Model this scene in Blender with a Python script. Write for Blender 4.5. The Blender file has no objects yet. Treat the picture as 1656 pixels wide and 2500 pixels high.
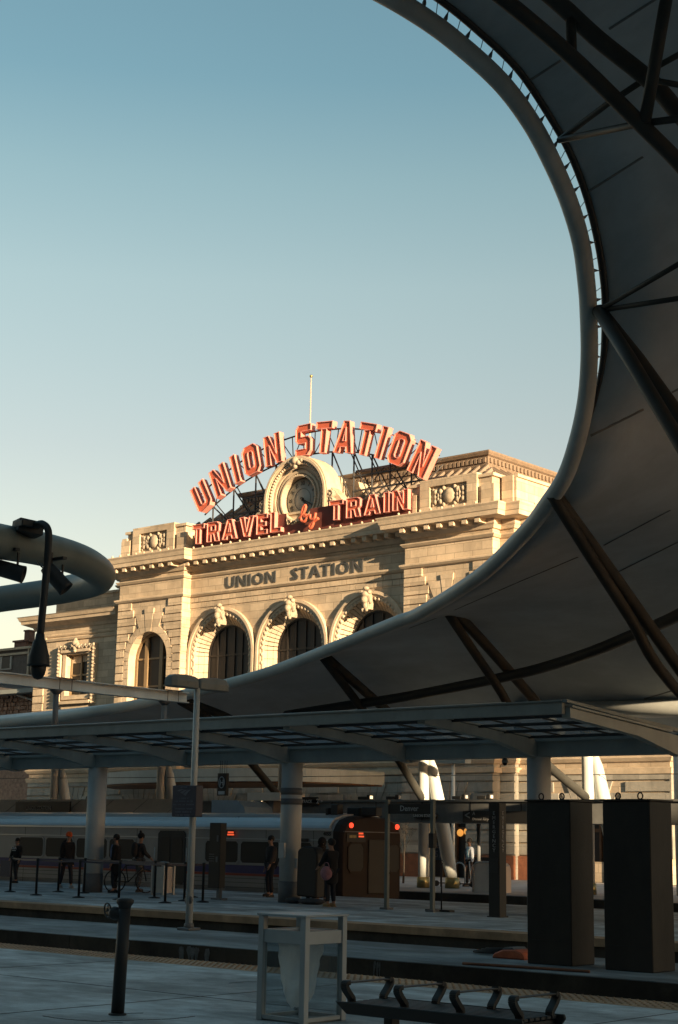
import bpy, bmesh, math, random
from mathutils import Vector, Matrix, geometry
from mathutils.bvhtree import BVHTree
random.seed(7)
SC = bpy.context.scene
# ---------------------------------------------------------------- camera (X runs along the tracks, Y towards the station)
F, CX, CY, EYE = 3850.0, 828.0, 1250.0, 1.65
PITCH, ROLL, HEAD = math.atan(.208), .0179, math.radians(40.7)
FW = Vector((-math.sin(HEAD)*math.cos(PITCH), math.cos(HEAD)*math.cos(PITCH), math.sin(PITCH)))
R0 = Vector((math.cos(HEAD), math.sin(HEAD), 0)); U0 = R0.cross(FW)
RT = R0*math.cos(ROLL) + U0*math.sin(ROLL); UP = U0*math.cos(ROLL) - R0*math.sin(ROLL)
CAM = Vector((0, 0, EYE))
cam = bpy.data.objects.new('camera', bpy.data.cameras.new('camera')); SC.collection.objects.link(cam)
cam.data.sensor_fit = 'VERTICAL'; cam.data.sensor_height = 36; cam.data.sensor_width = 24
cam.data.lens = F/2500*36; cam.data.clip_start = .1; cam.data.clip_end = 3000
cam.matrix_world = Matrix((RT, UP, -FW)).transposed().to_4x4(); cam.location = CAM
SC.camera = cam
def _ray(x, y): return FW + RT*((x-CX)/F) - UP*((y-CY)/F)
def atX(x, y, v): d = _ray(x, y); return CAM + d*(v/d.x)
def atY(x, y, v): d = _ray(x, y); return CAM + d*(v/d.y)
def atZ(x, y, v): d = _ray(x, y); return CAM + d*((v-EYE)/d.z)
def atD(x, y, v): d = _ray(x, y); return CAM + d*(v/math.hypot(d.x, d.y))
# ---------------------------------------------------------------- sky and sun
SUN = Vector((3.6, -1.0, .64)).normalized()
EL = math.asin(SUN.z); AZ = math.atan2(SUN.x, SUN.y)
w = bpy.data.worlds.new('World'); SC.world = w; w.use_nodes = True
nt = w.node_tree; bg = nt.nodes['Background']
sky = nt.nodes.new('ShaderNodeTexSky'); sky.sky_type = 'NISHITA'; sky.sun_disc = False
sky.sun_elevation = EL; sky.sun_rotation = AZ; sky.altitude = 1600; sky.air_density = 1.0; sky.dust_density = 5.0; sky.ozone_density = 1.0
tint = nt.nodes.new('ShaderNodeMixRGB'); tint.blend_type = 'MULTIPLY'; tint.inputs[0].default_value = 1
tcw = nt.nodes.new('ShaderNodeTexCoord'); sz = nt.nodes.new('ShaderNodeSeparateXYZ'); cr = nt.nodes.new('ShaderNodeValToRGB')
nt.links.new(tcw.outputs['Generated'], sz.inputs[0]); nt.links.new(sz.outputs[2], cr.inputs[0])
cr.color_ramp.elements[0].position = 0.0; cr.color_ramp.elements[0].color = (1.56, 1.02, .67, 1); cr.color_ramp.elements[1].position = .62; cr.color_ramp.elements[1].color = (.84, 1.03, .83, 1)
for z_, c_ in ((.24, (1.41, 1.06, .76)), (.34, (1.42, 1.21, .85)), (.40, (1.22, 1.18, .85)), (.455, (.94, 1.07, .83))): e_ = cr.color_ramp.elements.new(z_); e_.color = (*c_, 1)
nt.links.new(cr.outputs[0], tint.inputs[2])
nt.links.new(sky.outputs[0], tint.inputs[1]); nt.links.new(tint.outputs[0], bg.inputs[0]); bg.inputs[1].default_value = .07
sl = bpy.data.lights.new('sun', 'SUN'); sl.energy = 5.0; sl.angle = math.radians(.5); sl.color = (1.0, .745, .45)
so = bpy.data.objects.new('sun', sl); SC.collection.objects.link(so); so.rotation_euler = SUN.to_track_quat('Z', 'Y').to_euler()
so.location = (60, -20, 60)
vs = SC.view_settings; vs.view_transform = 'Standard'; vs.look = 'None'; vs.exposure = 1.565; vs.gamma = 1.0
# ---------------------------------------------------------------- materials
def mat(name, col, rough=.7, metal=0, var=.12, vs_=3.0, bump=0, bs=30, kind=None, em=None, alpha=None, stain=0, p2=None):
    m = bpy.data.materials.new(name); m.use_nodes = True; n = m.node_tree; L = n.links
    b = n.nodes['Principled BSDF']; b.inputs['Roughness'].default_value = rough; b.inputs['Metallic'].default_value = metal
    tc = n.nodes.new('ShaderNodeTexCoord')
    no = n.nodes.new('ShaderNodeTexNoise'); no.inputs['Scale'].default_value = vs_; no.inputs['Detail'].default_value = 6; no.inputs['Roughness'].default_value = .65
    L.new(tc.outputs['Object'], no.inputs['Vector'])
    rm = n.nodes.new('ShaderNodeMapRange'); rm.inputs[1].default_value = .3; rm.inputs[2].default_value = .7
    rm.inputs[3].default_value = 1-var; rm.inputs[4].default_value = 1+var
    L.new(no.outputs[0], rm.inputs[0])
    mx = n.nodes.new('ShaderNodeVectorMath'); mx.operation = 'SCALE'
    L.new(rm.outputs[0], mx.inputs['Scale']); src = None
    if kind == 'blocks':
        sx = n.nodes.new('ShaderNodeSeparateXYZ'); L.new(tc.outputs['Object'], sx.inputs[0])
        ad = n.nodes.new('ShaderNodeMath'); L.new(sx.outputs[0], ad.inputs[0]); L.new(sx.outputs[1], ad.inputs[1])
        cb = n.nodes.new('ShaderNodeCombineXYZ'); L.new(ad.outputs[0], cb.inputs[0]); L.new(sx.outputs[2], cb.inputs[1])
        br = n.nodes.new('ShaderNodeTexBrick'); L.new(cb.outputs[0], br.inputs[0]); br.inputs['Scale'].default_value = 1
        br.inputs['Brick Width'].default_value = p2[0]; br.inputs['Row Height'].default_value = p2[1]; br.inputs['Mortar Size'].default_value = p2[2]
        br.inputs['Color1'].default_value = (*[c*1.14 for c in col], 1); br.inputs['Color2'].default_value = (*[c*.80 for c in col], 1)
        br.inputs['Mortar'].default_value = (*[c*p2[3] for c in col], 1); br.inputs['Bias'].default_value = 0
        src = br.outputs[0]
    if src: L.new(src, mx.inputs[0])
    else: mx.inputs[0].default_value = col
    out = mx.outputs[0]
    if stain:
        n2 = n.nodes.new('ShaderNodeTexNoise'); n2.inputs['Scale'].default_value = .35; n2.inputs['Detail'].default_value = 8; n2.inputs['Roughness'].default_value = .7
        mp = n.nodes.new('ShaderNodeMapping'); mp.inputs['Scale'].default_value = (1, 2.2, .6); L.new(tc.outputs['Object'], mp.inputs[0]); L.new(mp.outputs[0], n2.inputs[0])
        r2 = n.nodes.new('ShaderNodeMapRange'); r2.inputs[1].default_value = .42; r2.inputs[2].default_value = .60; r2.inputs[3].default_value = 1-stain; r2.inputs[4].default_value = 1+stain*.5
        L.new(n2.outputs[0], r2.inputs[0]); m2 = n.nodes.new('ShaderNodeVectorMath'); m2.operation = 'SCALE'
        L.new(out, m2.inputs[0]); L.new(r2.outputs[0], m2.inputs['Scale']); out = m2.outputs[0]
    L.new(out, b.inputs['Base Color'])
    rr = n.nodes.new('ShaderNodeMapRange'); rr.inputs[3].default_value = max(0, rough-.08); rr.inputs[4].default_value = min(1, rough+.1)
    L.new(no.outputs[0], rr.inputs[0]); L.new(rr.outputs[0], b.inputs['Roughness'])
    if bump:
        n3 = n.nodes.new('ShaderNodeTexNoise'); n3.inputs['Scale'].default_value = bs; n3.inputs['Detail'].default_value = 5; L.new(tc.outputs['Object'], n3.inputs[0])
        bp = n.nodes.new('ShaderNodeBump'); bp.inputs['Strength'].default_value = bump; bp.inputs['Distance'].default_value = .03
        L.new(n3.outputs[0], bp.inputs['Height']); L.new(bp.outputs[0], b.inputs['Normal'])
    if em: b.inputs['Emission Color'].default_value = (*em[0], 1); b.inputs['Emission Strength'].default_value = em[1]
    if alpha is not None: b.inputs['Alpha'].default_value = alpha
    return m
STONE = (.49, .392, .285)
M = dict(
 stone=mat('limestone', STONE, .85, var=.10, vs_=1.6, bump=.25, bs=9, kind='blocks', p2=(1.1, .42, .018, .68), stain=.2),
 trim=mat('limestone_trim', (.51, .408, .297), .85, var=.14, vs_=2.5, bump=.2, bs=14, stain=.15),
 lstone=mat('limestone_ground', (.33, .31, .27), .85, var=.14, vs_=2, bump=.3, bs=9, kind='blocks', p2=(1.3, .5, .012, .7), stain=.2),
 carve=mat('carved_stone', (.34, .28, .21), .85, var=.3, vs_=6, bump=.5, bs=16),
 redbase=mat('red_sandstone', (.22, .085, .045), .8, var=.25, vs_=3, bump=.3, bs=9),
 rubble=mat('rough_stone', (.34, .21, .15), .9, var=.4, vs_=5, bump=1.0, bs=6),
 joint=mat('joint', (.09, .08, .07), .95),
 letter=mat('bronze_letter', (.07, .07, .07), .5, metal=.2),
 roof=mat('roof_copper', (.22, .17, .13), .6, var=.2, vs_=2),
 roofd=mat('roof_seam', (.20, .14, .115), .6, var=.2, vs_=2),
 crest=mat('roof_cresting', (.17, .125, .09), .7, var=.2, vs_=4),
 glassd=mat('dark_window', (.006, .005, .005), .5, var=.3, vs_=1),
 winframe=mat('window_frame', (.014, .011, .009), .5),
 brasswin=mat('window_mullion', (.22, .15, .08), .5),
 signred=mat('sign_face', (.47, .105, .055), .55, var=.12, vs_=2),
 signrim=mat('sign_rim', (.62, .24, .20), .5, var=.1, vs_=3),
 signback=mat('sign_backing', (.11, .028, .02), .7, var=.2, vs_=3),
 neon=mat('neon_tube', (.85, .42, .30), .3),
 frame=mat('sign_steel', (.035, .035, .038), .6),
 clock=mat('clock_face', (.30, .31, .285), .5, var=.15, vs_=2),
 black=mat('black_paint', (.012, .012, .012), .5, var=.2),
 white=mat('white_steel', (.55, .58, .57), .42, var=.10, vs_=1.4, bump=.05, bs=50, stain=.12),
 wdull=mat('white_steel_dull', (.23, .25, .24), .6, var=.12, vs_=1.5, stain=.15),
 rafter=mat('painted_rafter', (.30, .32, .305), .6, var=.12, vs_=1.5, stain=.12),
 hallp=mat('hall_pipe_paint', (.40, .43, .42), .4, var=.08, vs_=1.2, stain=.12), ribshade=mat('rib_backlit', (.05, .05, .046), .5, var=.12, vs_=1.2, stain=.15),  # ribs: their backlit darkness is put into the colour
 fabric=mat('roof_fabric', (.47, .52, .545), .9, var=.10, vs_=.35, bump=.35, bs=1.2, stain=.10),
 seam=mat('fabric_seam', (.20, .20, .195), .9),
 conc=mat('platform_concrete', (.50, .55, .57), .75, var=.30, vs_=2.2, bump=.5, bs=60, stain=.42),
 conc2=mat('median_concrete', (.22, .25, .265), .8, var=.25, vs_=1.3, bump=.3, bs=30, stain=.4),
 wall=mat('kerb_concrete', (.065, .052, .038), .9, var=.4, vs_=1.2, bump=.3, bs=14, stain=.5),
 efflo=mat('lime_stain', (.17, .17, .165), .9, var=.4, vs_=9),
 plaza=mat('plaza_concrete', (.40, .39, .40), .8, var=.15, vs_=1, stain=.2),
 tact=mat('tactile_paving', (.46, .29, .17), .75, var=.25, vs_=2.5, stain=.25),
 track=mat('track_slab', (.055, .05, .045), .95, var=.4, vs_=3, bump=.6, bs=12),
 rail=mat('rail_steel', (.16, .12, .09), .4, metal=.7),
 earth=mat('ground', (.11, .10, .09), .95, var=.3, vs_=.3),
 traint=mat('train_steel', (.29, .285, .28), .42, metal=.25, var=.06, vs_=1, stain=.08),
 trainr=mat('train_roof', (.50, .53, .56), .3, metal=.5, var=.08, vs_=1.3),
 blue=mat('stripe_blue', (.045, .035, .13), .5), red=mat('stripe_red', (.33, .05, .03), .5),
 tend=mat('train_end', (.015, .008, .006), .75, metal=0, var=.25, vs_=1.4),
 redlamp=mat('tail_lamp', (.8, .03, .01), .4, em=((1, .05, .02), .8)),
 led=mat('led_text', (.8, .08, .02), .4, em=((1, .12, .04), .3)),
 steel=mat('dark_steel_box', (.021, .0175, .014), .6, metal=.1, var=.35, vs_=1.2, bump=.08, bs=30, stain=.5),
 dgrey=mat('dark_grey', (.020, .020, .020), .55, var=.2), mgrey=mat('mid_grey', (.14, .145, .15), .6, var=.15),
 pipeg=mat('grey_pipe', (.17, .19, .17), .45, var=.15, vs_=2, stain=.15),
 text=mat('sign_text', (.30, .30, .30), .6), textb=mat('sign_text_bright', (.55, .55, .55), .6), textd=mat('sign_text_dim', (.13, .14, .18), .6),
 navy=mat('navy_sign', (.028, .03, .055), .5), navy2=mat('bus_sign', (.03, .055, .09), .5),
 brass=mat('brass_sleeve', (.32, .26, .12), .35, metal=.7, var=.2), galv=mat('galvanised', (.42, .44, .45), .4, metal=.5, var=.1),
 binf=mat('bin_frame', (.36, .385, .39), .45, metal=.2, var=.1, vs_=3, stain=.1),
 skin=mat('skin', (.35, .20, .14), .6), skind=mat('skin_dark', (.12, .065, .045), .6), hair=mat('hair', (.015, .012, .01), .7),
 orange=mat('orange_knit', (.80, .13, .03), .9), coat=mat('dark_coat', (.014, .013, .015), .9), coatb=mat('charcoal_coat', (.035, .033, .035), .9),
 trous=mat('dark_trousers', (.02, .022, .03), .9), trg=mat('grey_trousers', (.10, .10, .10), .9), shirt=mat('white_shirt', (.62, .68, .78), .85), shoe=mat('shoe', (.03, .03, .03), .6),
 shoew=mat('pale_shoe', (.35, .33, .30), .6), pink=mat('pink_bag', (.34, .17, .20), .8, var=.3, vs_=8), tan=mat('tan_shoe', (.35, .22, .10), .7), scarf=mat('blue_scarf', (.20, .25, .40), .8),
 bluebag=mat('backpack_strap', (.03, .10, .15), .8), rubber=mat('rubber', (.02, .02, .02), .8), sand=mat('weight_bag', (.07, .07, .075), .9, var=.3, vs_=8),
 lampwarm=mat('warm_lamp', (.9, .45, .12), .5, em=((1, .42, .08), .25)), lamphot=mat('lamp_glow', (.9, .8, .5), .5, em=((1, .75, .4), .7)),
 doorw=mat('door_wood', (.10, .045, .018), .5, var=.3), pinkp=mat('walkway_panel', (.62, .55, .48), .7, var=.08), fasc=mat('walkway_fascia', (.17, .175, .175), .7, var=.15, stain=.15),
 bark=mat('bark', (.05, .04, .032), .9), bluep=mat('blue_panel', (.16, .23, .30), .4, var=.15, vs_=1.5), orng=mat('orange_plastic', (.50, .11, .04), .6, var=.3, vs_=5),
 slate=mat('slate_roof', (.11, .09, .08), .8, var=.3, vs_=5), brick=mat('chimney_brick', (.17, .09, .07), .9, var=.3, vs_=7), blocker=mat('blocker_wall', (.30, .27, .24), .8, kind='blocks', p2=(2, .8, .02, .7)), blockerglass=mat('blocker_glass', (.03, .04, .05), .1),  # last two: walls and glass of the unseen added shade blocks
)
M['hallp'].node_tree.nodes['Principled BSDF'].inputs['Specular IOR Level'].default_value = .15
M['ribshade'].node_tree.nodes['Principled BSDF'].inputs['Specular IOR Level'].default_value = .15
def glassmat(name, tcol, mixf, dcol, trans=False):
    m = bpy.data.materials.new(name); m.use_nodes = True; n = m.node_tree; L = n.links
    for x in list(n.nodes): n.nodes.remove(x)
    o = n.nodes.new('ShaderNodeOutputMaterial'); t = n.nodes.new('ShaderNodeBsdfTransparent'); t.inputs[0].default_value = (*tcol, 1)
    d = n.nodes.new('ShaderNodeBsdfPrincipled'); d.inputs['Base Color'].default_value = (*dcol, 1); d.inputs['Roughness'].default_value = .15
    if trans: d = n.nodes.new('ShaderNodeBsdfTranslucent'); d.inputs['Color'].default_value = (*dcol, 1)
    tc = n.nodes.new('ShaderNodeTexCoord'); no = n.nodes.new('ShaderNodeTexNoise'); no.inputs['Scale'].default_value = 2.5; no.inputs['Detail'].default_value = 6; L.new(tc.outputs['Object'], no.inputs[0])
    r = n.nodes.new('ShaderNodeMapRange'); r.inputs[1].default_value = .35; r.inputs[2].default_value = .65; r.inputs[3].default_value = mixf*.75; r.inputs[4].default_value = min(1, mixf*1.25); L.new(no.outputs[0], r.inputs[0])
    x = n.nodes.new('ShaderNodeMixShader'); L.new(r.outputs[0], x.inputs[0]); L.new(t.outputs[0], x.inputs[1]); L.new(d.outputs[0], x.inputs[2]); L.new(x.outputs[0], o.inputs[0])
    return m
M['roofglass'] = glassmat('roof_glass', (.75, .85, .95), .55, (.20, .235, .265), True)
M['binglass'] = glassmat('bin_panel', (.92, .95, .96), .13, (.20, .22, .23))
M['bag'] = glassmat('bin_bag', (.9, .93, .94), .7, (.9, .92, .93), True)
# ---------------------------------------------------------------- mesh builder
class MB:
    def __init__(s): s.v = []; s.f = []; s.m = []; s.mi = 0; s.smooth = False; s.sm = []
    def add(s, vs, fs, mi=None, smooth=None):
        o = len(s.v); s.v += [tuple(v) for v in vs]
        for f in fs: s.f.append([i+o for i in f]); s.m.append(s.mi if mi is None else mi); s.sm.append(s.smooth if smooth is None else smooth)
        return s
    def box(s, x0, x1, y0, y1, z0, z1, mi=None):
        return s.add([(x0,y0,z0),(x1,y0,z0),(x1,y1,z0),(x0,y1,z0),(x0,y0,z1),(x1,y0,z1),(x1,y1,z1),(x0,y1,z1)],
                     [(0,3,2,1),(4,5,6,7),(0,1,5,4),(1,2,6,5),(2,3,7,6),(3,0,4,7)], mi, False)
    def beam(s, p, q, w_, h, mi=None, upv=(0,0,1)):
        p, q = Vector(p), Vector(q); d = (q-p).normalized(); r = d.cross(Vector(upv))
        if r.length < 1e-4: r = Vector((1,0,0))
        r.normalize(); u = r.cross(d); r = r*w_/2; u = u*h/2
        return s.add([p-r-u, p+r-u, p+r+u, p-r+u, q-r-u, q+r-u, q+r+u, q-r+u], [(3,2,1,0),(4,5,6,7),(0,1,5,4),(1,2,6,5),(2,3,7,6),(3,0,4,7)], mi, False)
    def tube(s, pts, r, seg=12, cap=True, mi=None, closed=False):
        pts = [Vector(p) for p in pts]; n = len(pts); rr = r if isinstance(r, (list, tuple)) else [r]*n
        T = []
        for i in range(n):
            a = pts[(i-1) % n] if (closed or i) else pts[0]; b = pts[(i+1) % n] if (closed or i < n-1) else pts[-1]
            T.append((b-a).normalized())
        u = T[0].cross(Vector((0,0,1)));
        if u.length < 1e-3: u = Vector((1,0,0))
        u.normalize(); vs = []
        for i in range(n):
            u = (u - T[i]*u.dot(T[i])).normalized(); v = T[i].cross(u)
            for k in range(seg):
                a = 2*math.pi*k/seg; vs.append(pts[i] + (u*math.cos(a)+v*math.sin(a))*rr[i])
        fs = []
        for i in range(n if closed else n-1):
            j = (i+1) % n
            for k in range(seg): l = (k+1) % seg; fs.append((i*seg+k, i*seg+l, j*seg+l, j*seg+k))
        s.add(vs, fs, mi, True)
        if cap and not closed:
            o = len(s.v)-n*seg; s.f.append([o+k for k in range(seg)][::-1]); s.m.append(s.mi if mi is None else mi); s.sm.append(False)
            s.f.append([o+(n-1)*seg+k for k in range(seg)]); s.m.append(s.mi if mi is None else mi); s.sm.append(False)
        return s
    def lathe(s, prof, c=(0,0,0), seg=20, mi=None, smooth=True, axis=None):
        c = Vector(c); vs = []; n = len(prof)
        q = Vector(axis).normalized().to_track_quat('Z','Y') if axis else None
        for r, z in prof:
            for k in range(seg):
                a = 2*math.pi*k/seg; p = Vector((r*math.cos(a), r*math.sin(a), z)); vs.append(c + (q @ p if q else p))
        fs = [(i*seg+k, i*seg+(k+1) % seg, (i+1)*seg+(k+1) % seg, (i+1)*seg+k) for i in range(n-1) for k in range(seg)]
        s.add(vs, fs, mi, smooth)
        o = len(s.v)-n*seg
        for i, fl in ((0, 1), (n-1, 0)):
            if prof[i][0] > 1e-5:
                f = [o+i*seg+k for k in range(seg)]; s.f.append(f[::-1] if fl else f); s.m.append(s.mi if mi is None else mi); s.sm.append(False)
        return s
    def ball(s, c, r, seg=12, mi=None, sc=(1,1,1)):
        n = max(5, seg//2+1); c = Vector(c); vs = []
        for i in range(n+1):
            t = math.pi*i/n
            for k in range(seg):
                a = 2*math.pi*k/seg; vs.append(c+Vector((math.sin(t)*math.cos(a)*sc[0], math.sin(t)*math.sin(a)*sc[1], -math.cos(t)*sc[2]))*r)
        return s.add(vs, [(i*seg+k, i*seg+(k+1) % seg, (i+1)*seg+(k+1) % seg, (i+1)*seg+k) for i in range(n) for k in range(seg)], mi, True)
    def prism(s, loops, a, b, axis='y', mi=None, sidemi=None, fn=None):
        """polygon with holes in the plane across `axis`, from a to b"""
        if fn is None:
            fn = {'y': lambda u, v, t: (u, t, v), 'x': lambda u, v, t: (t, u, v), 'z': lambda u, v, t: (u, v, t)}[axis]
        if not isinstance(loops[0][0], (list, tuple)): loops = [loops]
        flat = [p for l in loops for p in l]
        tris = geometry.tessellate_polygon([[Vector((p[0], p[1], 0)) for p in l] for l in loops])
        N = len(flat); vs = [fn(p[0], p[1], a) for p in flat]+[fn(p[0], p[1], b) for p in flat]
        fs = [tuple(t) for t in tris]+[tuple(i+N for i in t[::-1]) for t in tris]
        s.add(vs, fs, mi, False); o = len(s.v)-2*N; st = 0
        for l in loops:
            k = len(l)
            for i in range(k):
                j = (i+1) % k; s.f.append([o+st+i, o+st+j, o+N+st+j, o+N+st+i]); s.m.append((s.mi if mi is None else mi) if sidemi is None else sidemi); s.sm.append(False)
            st += k
        return s
    def mould(s, prof, plan, mi=None, caps=True):
        """profile of (out, z) swept along a plan polyline, outwards to its right, mitred"""
        n = len(plan); P = [Vector(p) for p in plan]; K = len(prof); vs = []
        for i in range(n):
            d0 = (P[i]-P[i-1]).normalized() if i else (P[1]-P[0]).normalized(); d1 = (P[i+1]-P[i]).normalized() if i < n-1 else d0
            n0 = Vector((d0.y, -d0.x)); n1 = Vector((d1.y, -d1.x)); m = (n0+n1); m = m/(m.dot(n0)) if m.length > 1e-6 else n0
            for o, z in prof: vs.append((P[i].x+m.x*o, P[i].y+m.y*o, z))
        fs = [(i*K+k, (i+1)*K+k, (i+1)*K+(k+1) % K, i*K+(k+1) % K) for i in range(n-1) for k in range(K)]
        if caps: fs += [tuple(range(K))[::-1], tuple(range((n-1)*K, n*K))]
        return s.add(vs, fs, mi, False)
    def mesh(s, name, mats, bev=0):
        me = bpy.data.meshes.new(name); me.from_pydata(s.v, [], s.f)
        for m_ in mats: me.materials.append(m_)
        me.polygons.foreach_set('material_index', s.m); me.polygons.foreach_set('use_smooth', s.sm)
        bm = bmesh.new(); bm.from_mesh(me)
        if bev: bmesh.ops.remove_doubles(bm, verts=bm.verts, dist=1e-5)
        bmesh.ops.recalc_face_normals(bm, faces=bm.faces)
        if bev:
            es = [e for e in bm.edges if len(e.link_faces) == 2 and e.calc_face_angle(0) > .6 and not (e.link_faces[0].smooth and e.link_faces[1].smooth)]
            bmesh.ops.bevel(bm, geom=es, offset=bev, segments=1, affect='EDGES', clamp_overlap=True)
        bm.to_mesh(me); bm.free(); return me
def tagit(o, label=None, cat=None, group=None, kind=None):
    if label: o['label'] = label
    if cat: o['category'] = cat
    if group: o['group'] = group
    if kind: o['kind'] = kind
    return o
def thing(name, label, cat, loc=(0,0,0), group=None, rz=0):
    o = bpy.data.objects.new(name, None); SC.collection.objects.link(o); o.location = loc; o.rotation_euler.z = rz; o.empty_display_size = .3
    return tagit(o, label, cat, group)
def part(name, mb, m, parent=None, label=None, bev=0, local=False):
    """local=False: the mesh is in world coordinates and is moved into its thing's frame"""
    ms = m if isinstance(m, (list, tuple)) else [m]; ms = [M[x] if isinstance(x, str) else x for x in ms]
    me = mb.mesh(name, ms, bev) if isinstance(mb, MB) else mb
    if not isinstance(mb, MB) :
        for x in ms: me.materials.append(x)
    o = bpy.data.objects.new(name, me); SC.collection.objects.link(o)
    if parent:
        o.parent = parent
        if not local:
            root = parent; off = Vector((0,0,0))
            while root: off += Vector(root.location); root = root.parent
            me.transform(Matrix.Translation(-off))
    if label: o['label'] = label
    return o
def solo(name, mb, m, label, cat, group=None, bev=0):
    me = mb.mesh(name, [M[x] for x in (m if isinstance(m, (list, tuple)) else [m])], bev)
    xs = [v.co for v in me.vertices]; c = Vector((sum(v.x for v in xs)/len(xs), sum(v.y for v in xs)/len(xs), min(v.z for v in xs)))
    me.transform(Matrix.Translation(-c)); o = bpy.data.objects.new(name, me); o.location = c; SC.collection.objects.link(o)
    return tagit(o, label, cat, group)
def struct(name, mb, m): o = part(name, mb, m); o['kind'] = 'structure'; return o
def dup(root, loc, label, rz=None):
    def cp(o, par):
        c = o.copy(); SC.collection.objects.link(c); c.parent = par
        for ch in list(o.children): cp(ch, c)
        return c
    kids = list(root.children); r = root.copy(); SC.collection.objects.link(r)
    for ch in kids: cp(ch, r)
    r.location = loc; r['label'] = label
    if rz is not None: r.rotation_euler.z = rz
    return r
def text_mesh(mb, s, p, right, up, size, depth=.01, bold=.0, align='LEFT', mi=None, sx=1.0, space=1.0):
    c = bpy.data.curves.new('t', 'FONT'); c.body = s; c.size = size; c.extrude = depth/2; c.offset = bold; c.align_x = align; c.space_character = space; c.resolution_u = 2
    o = bpy.data.objects.new('t', c); SC.collection.objects.link(o); dg = bpy.context.evaluated_depsgraph_get(); me = o.evaluated_get(dg).to_mesh()
    r = Vector(right).normalized(); u = Vector(up).normalized(); n = r.cross(u); p = Vector(p)
    vs = [p + r*v.co.x*sx + u*v.co.y + n*v.co.z for v in me.vertices]; fs = [tuple(f.vertices) for f in me.polygons]
    mb.add(vs, fs, mi, False); o.evaluated_get(dg).to_mesh_clear(); bpy.data.objects.remove(o); bpy.data.curves.remove(c)
    xs = [(v-p).dot(r) for v in vs]; return (min(xs), max(xs)) if xs else (0, 0)
def spline(pts, n):
    P = [Vector(p) for p in pts]; out = []
    for i in range(len(P)-1):
        a = P[i-1] if i else P[0]*2-P[1]; b, c = P[i], P[i+1]; d = P[i+2] if i+2 < len(P) else P[-1]*2-P[-2]
        for k in range(n):
            t = k/n; out.append(.5*((2*b)+(c-a)*t+(2*a-5*b+4*c-d)*t*t+(3*b-a-3*c+d)*t**3))
    out.append(P[-1]); return out
def arc(cx, cz, r, a0, a1, n): return [(cx+r*math.cos(math.radians(a0+(a1-a0)*i/n)), cz+r*math.sin(math.radians(a0+(a1-a0)*i/n))) for i in range(n+1)]
# ================================================================ the ground, platforms and tracks
g = MB().box(-900, 600, -300, 1200, -1.2, -.75); struct('ground', g, 'earth')
struct('near_platform', MB().box(-160, 60, -40, 15.1, -.75, 0), 'conc')
struct('near_platform_edge', MB().box(-160, 60, 15.102, 15.78, -.75, .003), 'tact')
d_ = MB()
for i in range(330):
    x = -34+i*.1
    for j in range(5): d_.lathe([(.022, 0), (.014, .012)], (x, 15.2+j*.125, .003), 6)
o = struct('near_tactile_bumps', d_, 'tact')
struct('near_track_bed', MB().box(-160, 60, 15.78, 18.6, -.75, -.62), 'track')
struct('track_median', MB().box(-160, 60, 18.602, 21.7, -.75, -.05), 'conc2')
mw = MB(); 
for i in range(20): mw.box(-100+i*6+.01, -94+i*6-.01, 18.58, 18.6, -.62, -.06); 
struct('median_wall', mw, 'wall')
fl = MB()
for cx_, n_ in ((-20.6, 7), (-19.0, 8), (-15.2, 4)):
    for k in range(n_):
        x = cx_+random.gauss(0, .28); z1 = -.07-random.random()*.03; ln = random.uniform(.05, .42)**1.2; w_ = random.uniform(.015, .07); m_ = random.uniform(-.05, .05)
        fl.prism([(x+m_, z1-ln), (x+w_*.5+m_*.5, z1-ln*.6), (x+w_, z1-ln*.2), (x+w_*.5, z1), (x-w_*.6, z1-.01), (x-w_, z1-ln*.3), (x-w_*.3+m_*.6, z1-ln*.7)], 18.573-k*.0005, 18.58)
struct('median_wall_stain', fl, 'efflo')
struct('middle_track_bed', MB().box(-160, 60, 21.7, 25.3, -.75, -.62), 'track')
struct('far_platform', MB().box(-160, 60, 25.92, 37.0, -.75, 0), 'conc')
struct('far_platform_edge', MB().box(-160, 60, 25.3, 25.918, -.14, .003), 'tact')
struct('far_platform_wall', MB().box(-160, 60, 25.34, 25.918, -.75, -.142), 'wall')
struct('far_track_bed', MB().box(-160, 60, 37.0, 43.3, -.75, -.62), 'track')
struct('station_plaza', MB().box(-160, 60, 43.3, 61.9, -.75, 0), 'plaza')
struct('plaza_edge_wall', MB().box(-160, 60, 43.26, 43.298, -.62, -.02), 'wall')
for nm, ys in (('near_track_rail', (16.4, 17.84)), ('middle_track_rail', (22.8, 24.24)), ('far_track_rail', (38.5, 39.94))):
    r = MB()
    for y in ys: r.box(-160, 60, y-.035, y+.035, -.52, -.47); r.box(-160, 60, y-.012, y+.012, -.58, -.52); r.box(-160, 60, y-.07, y+.07, -.62, -.58)
    struct(nm, r, 'rail')

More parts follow.
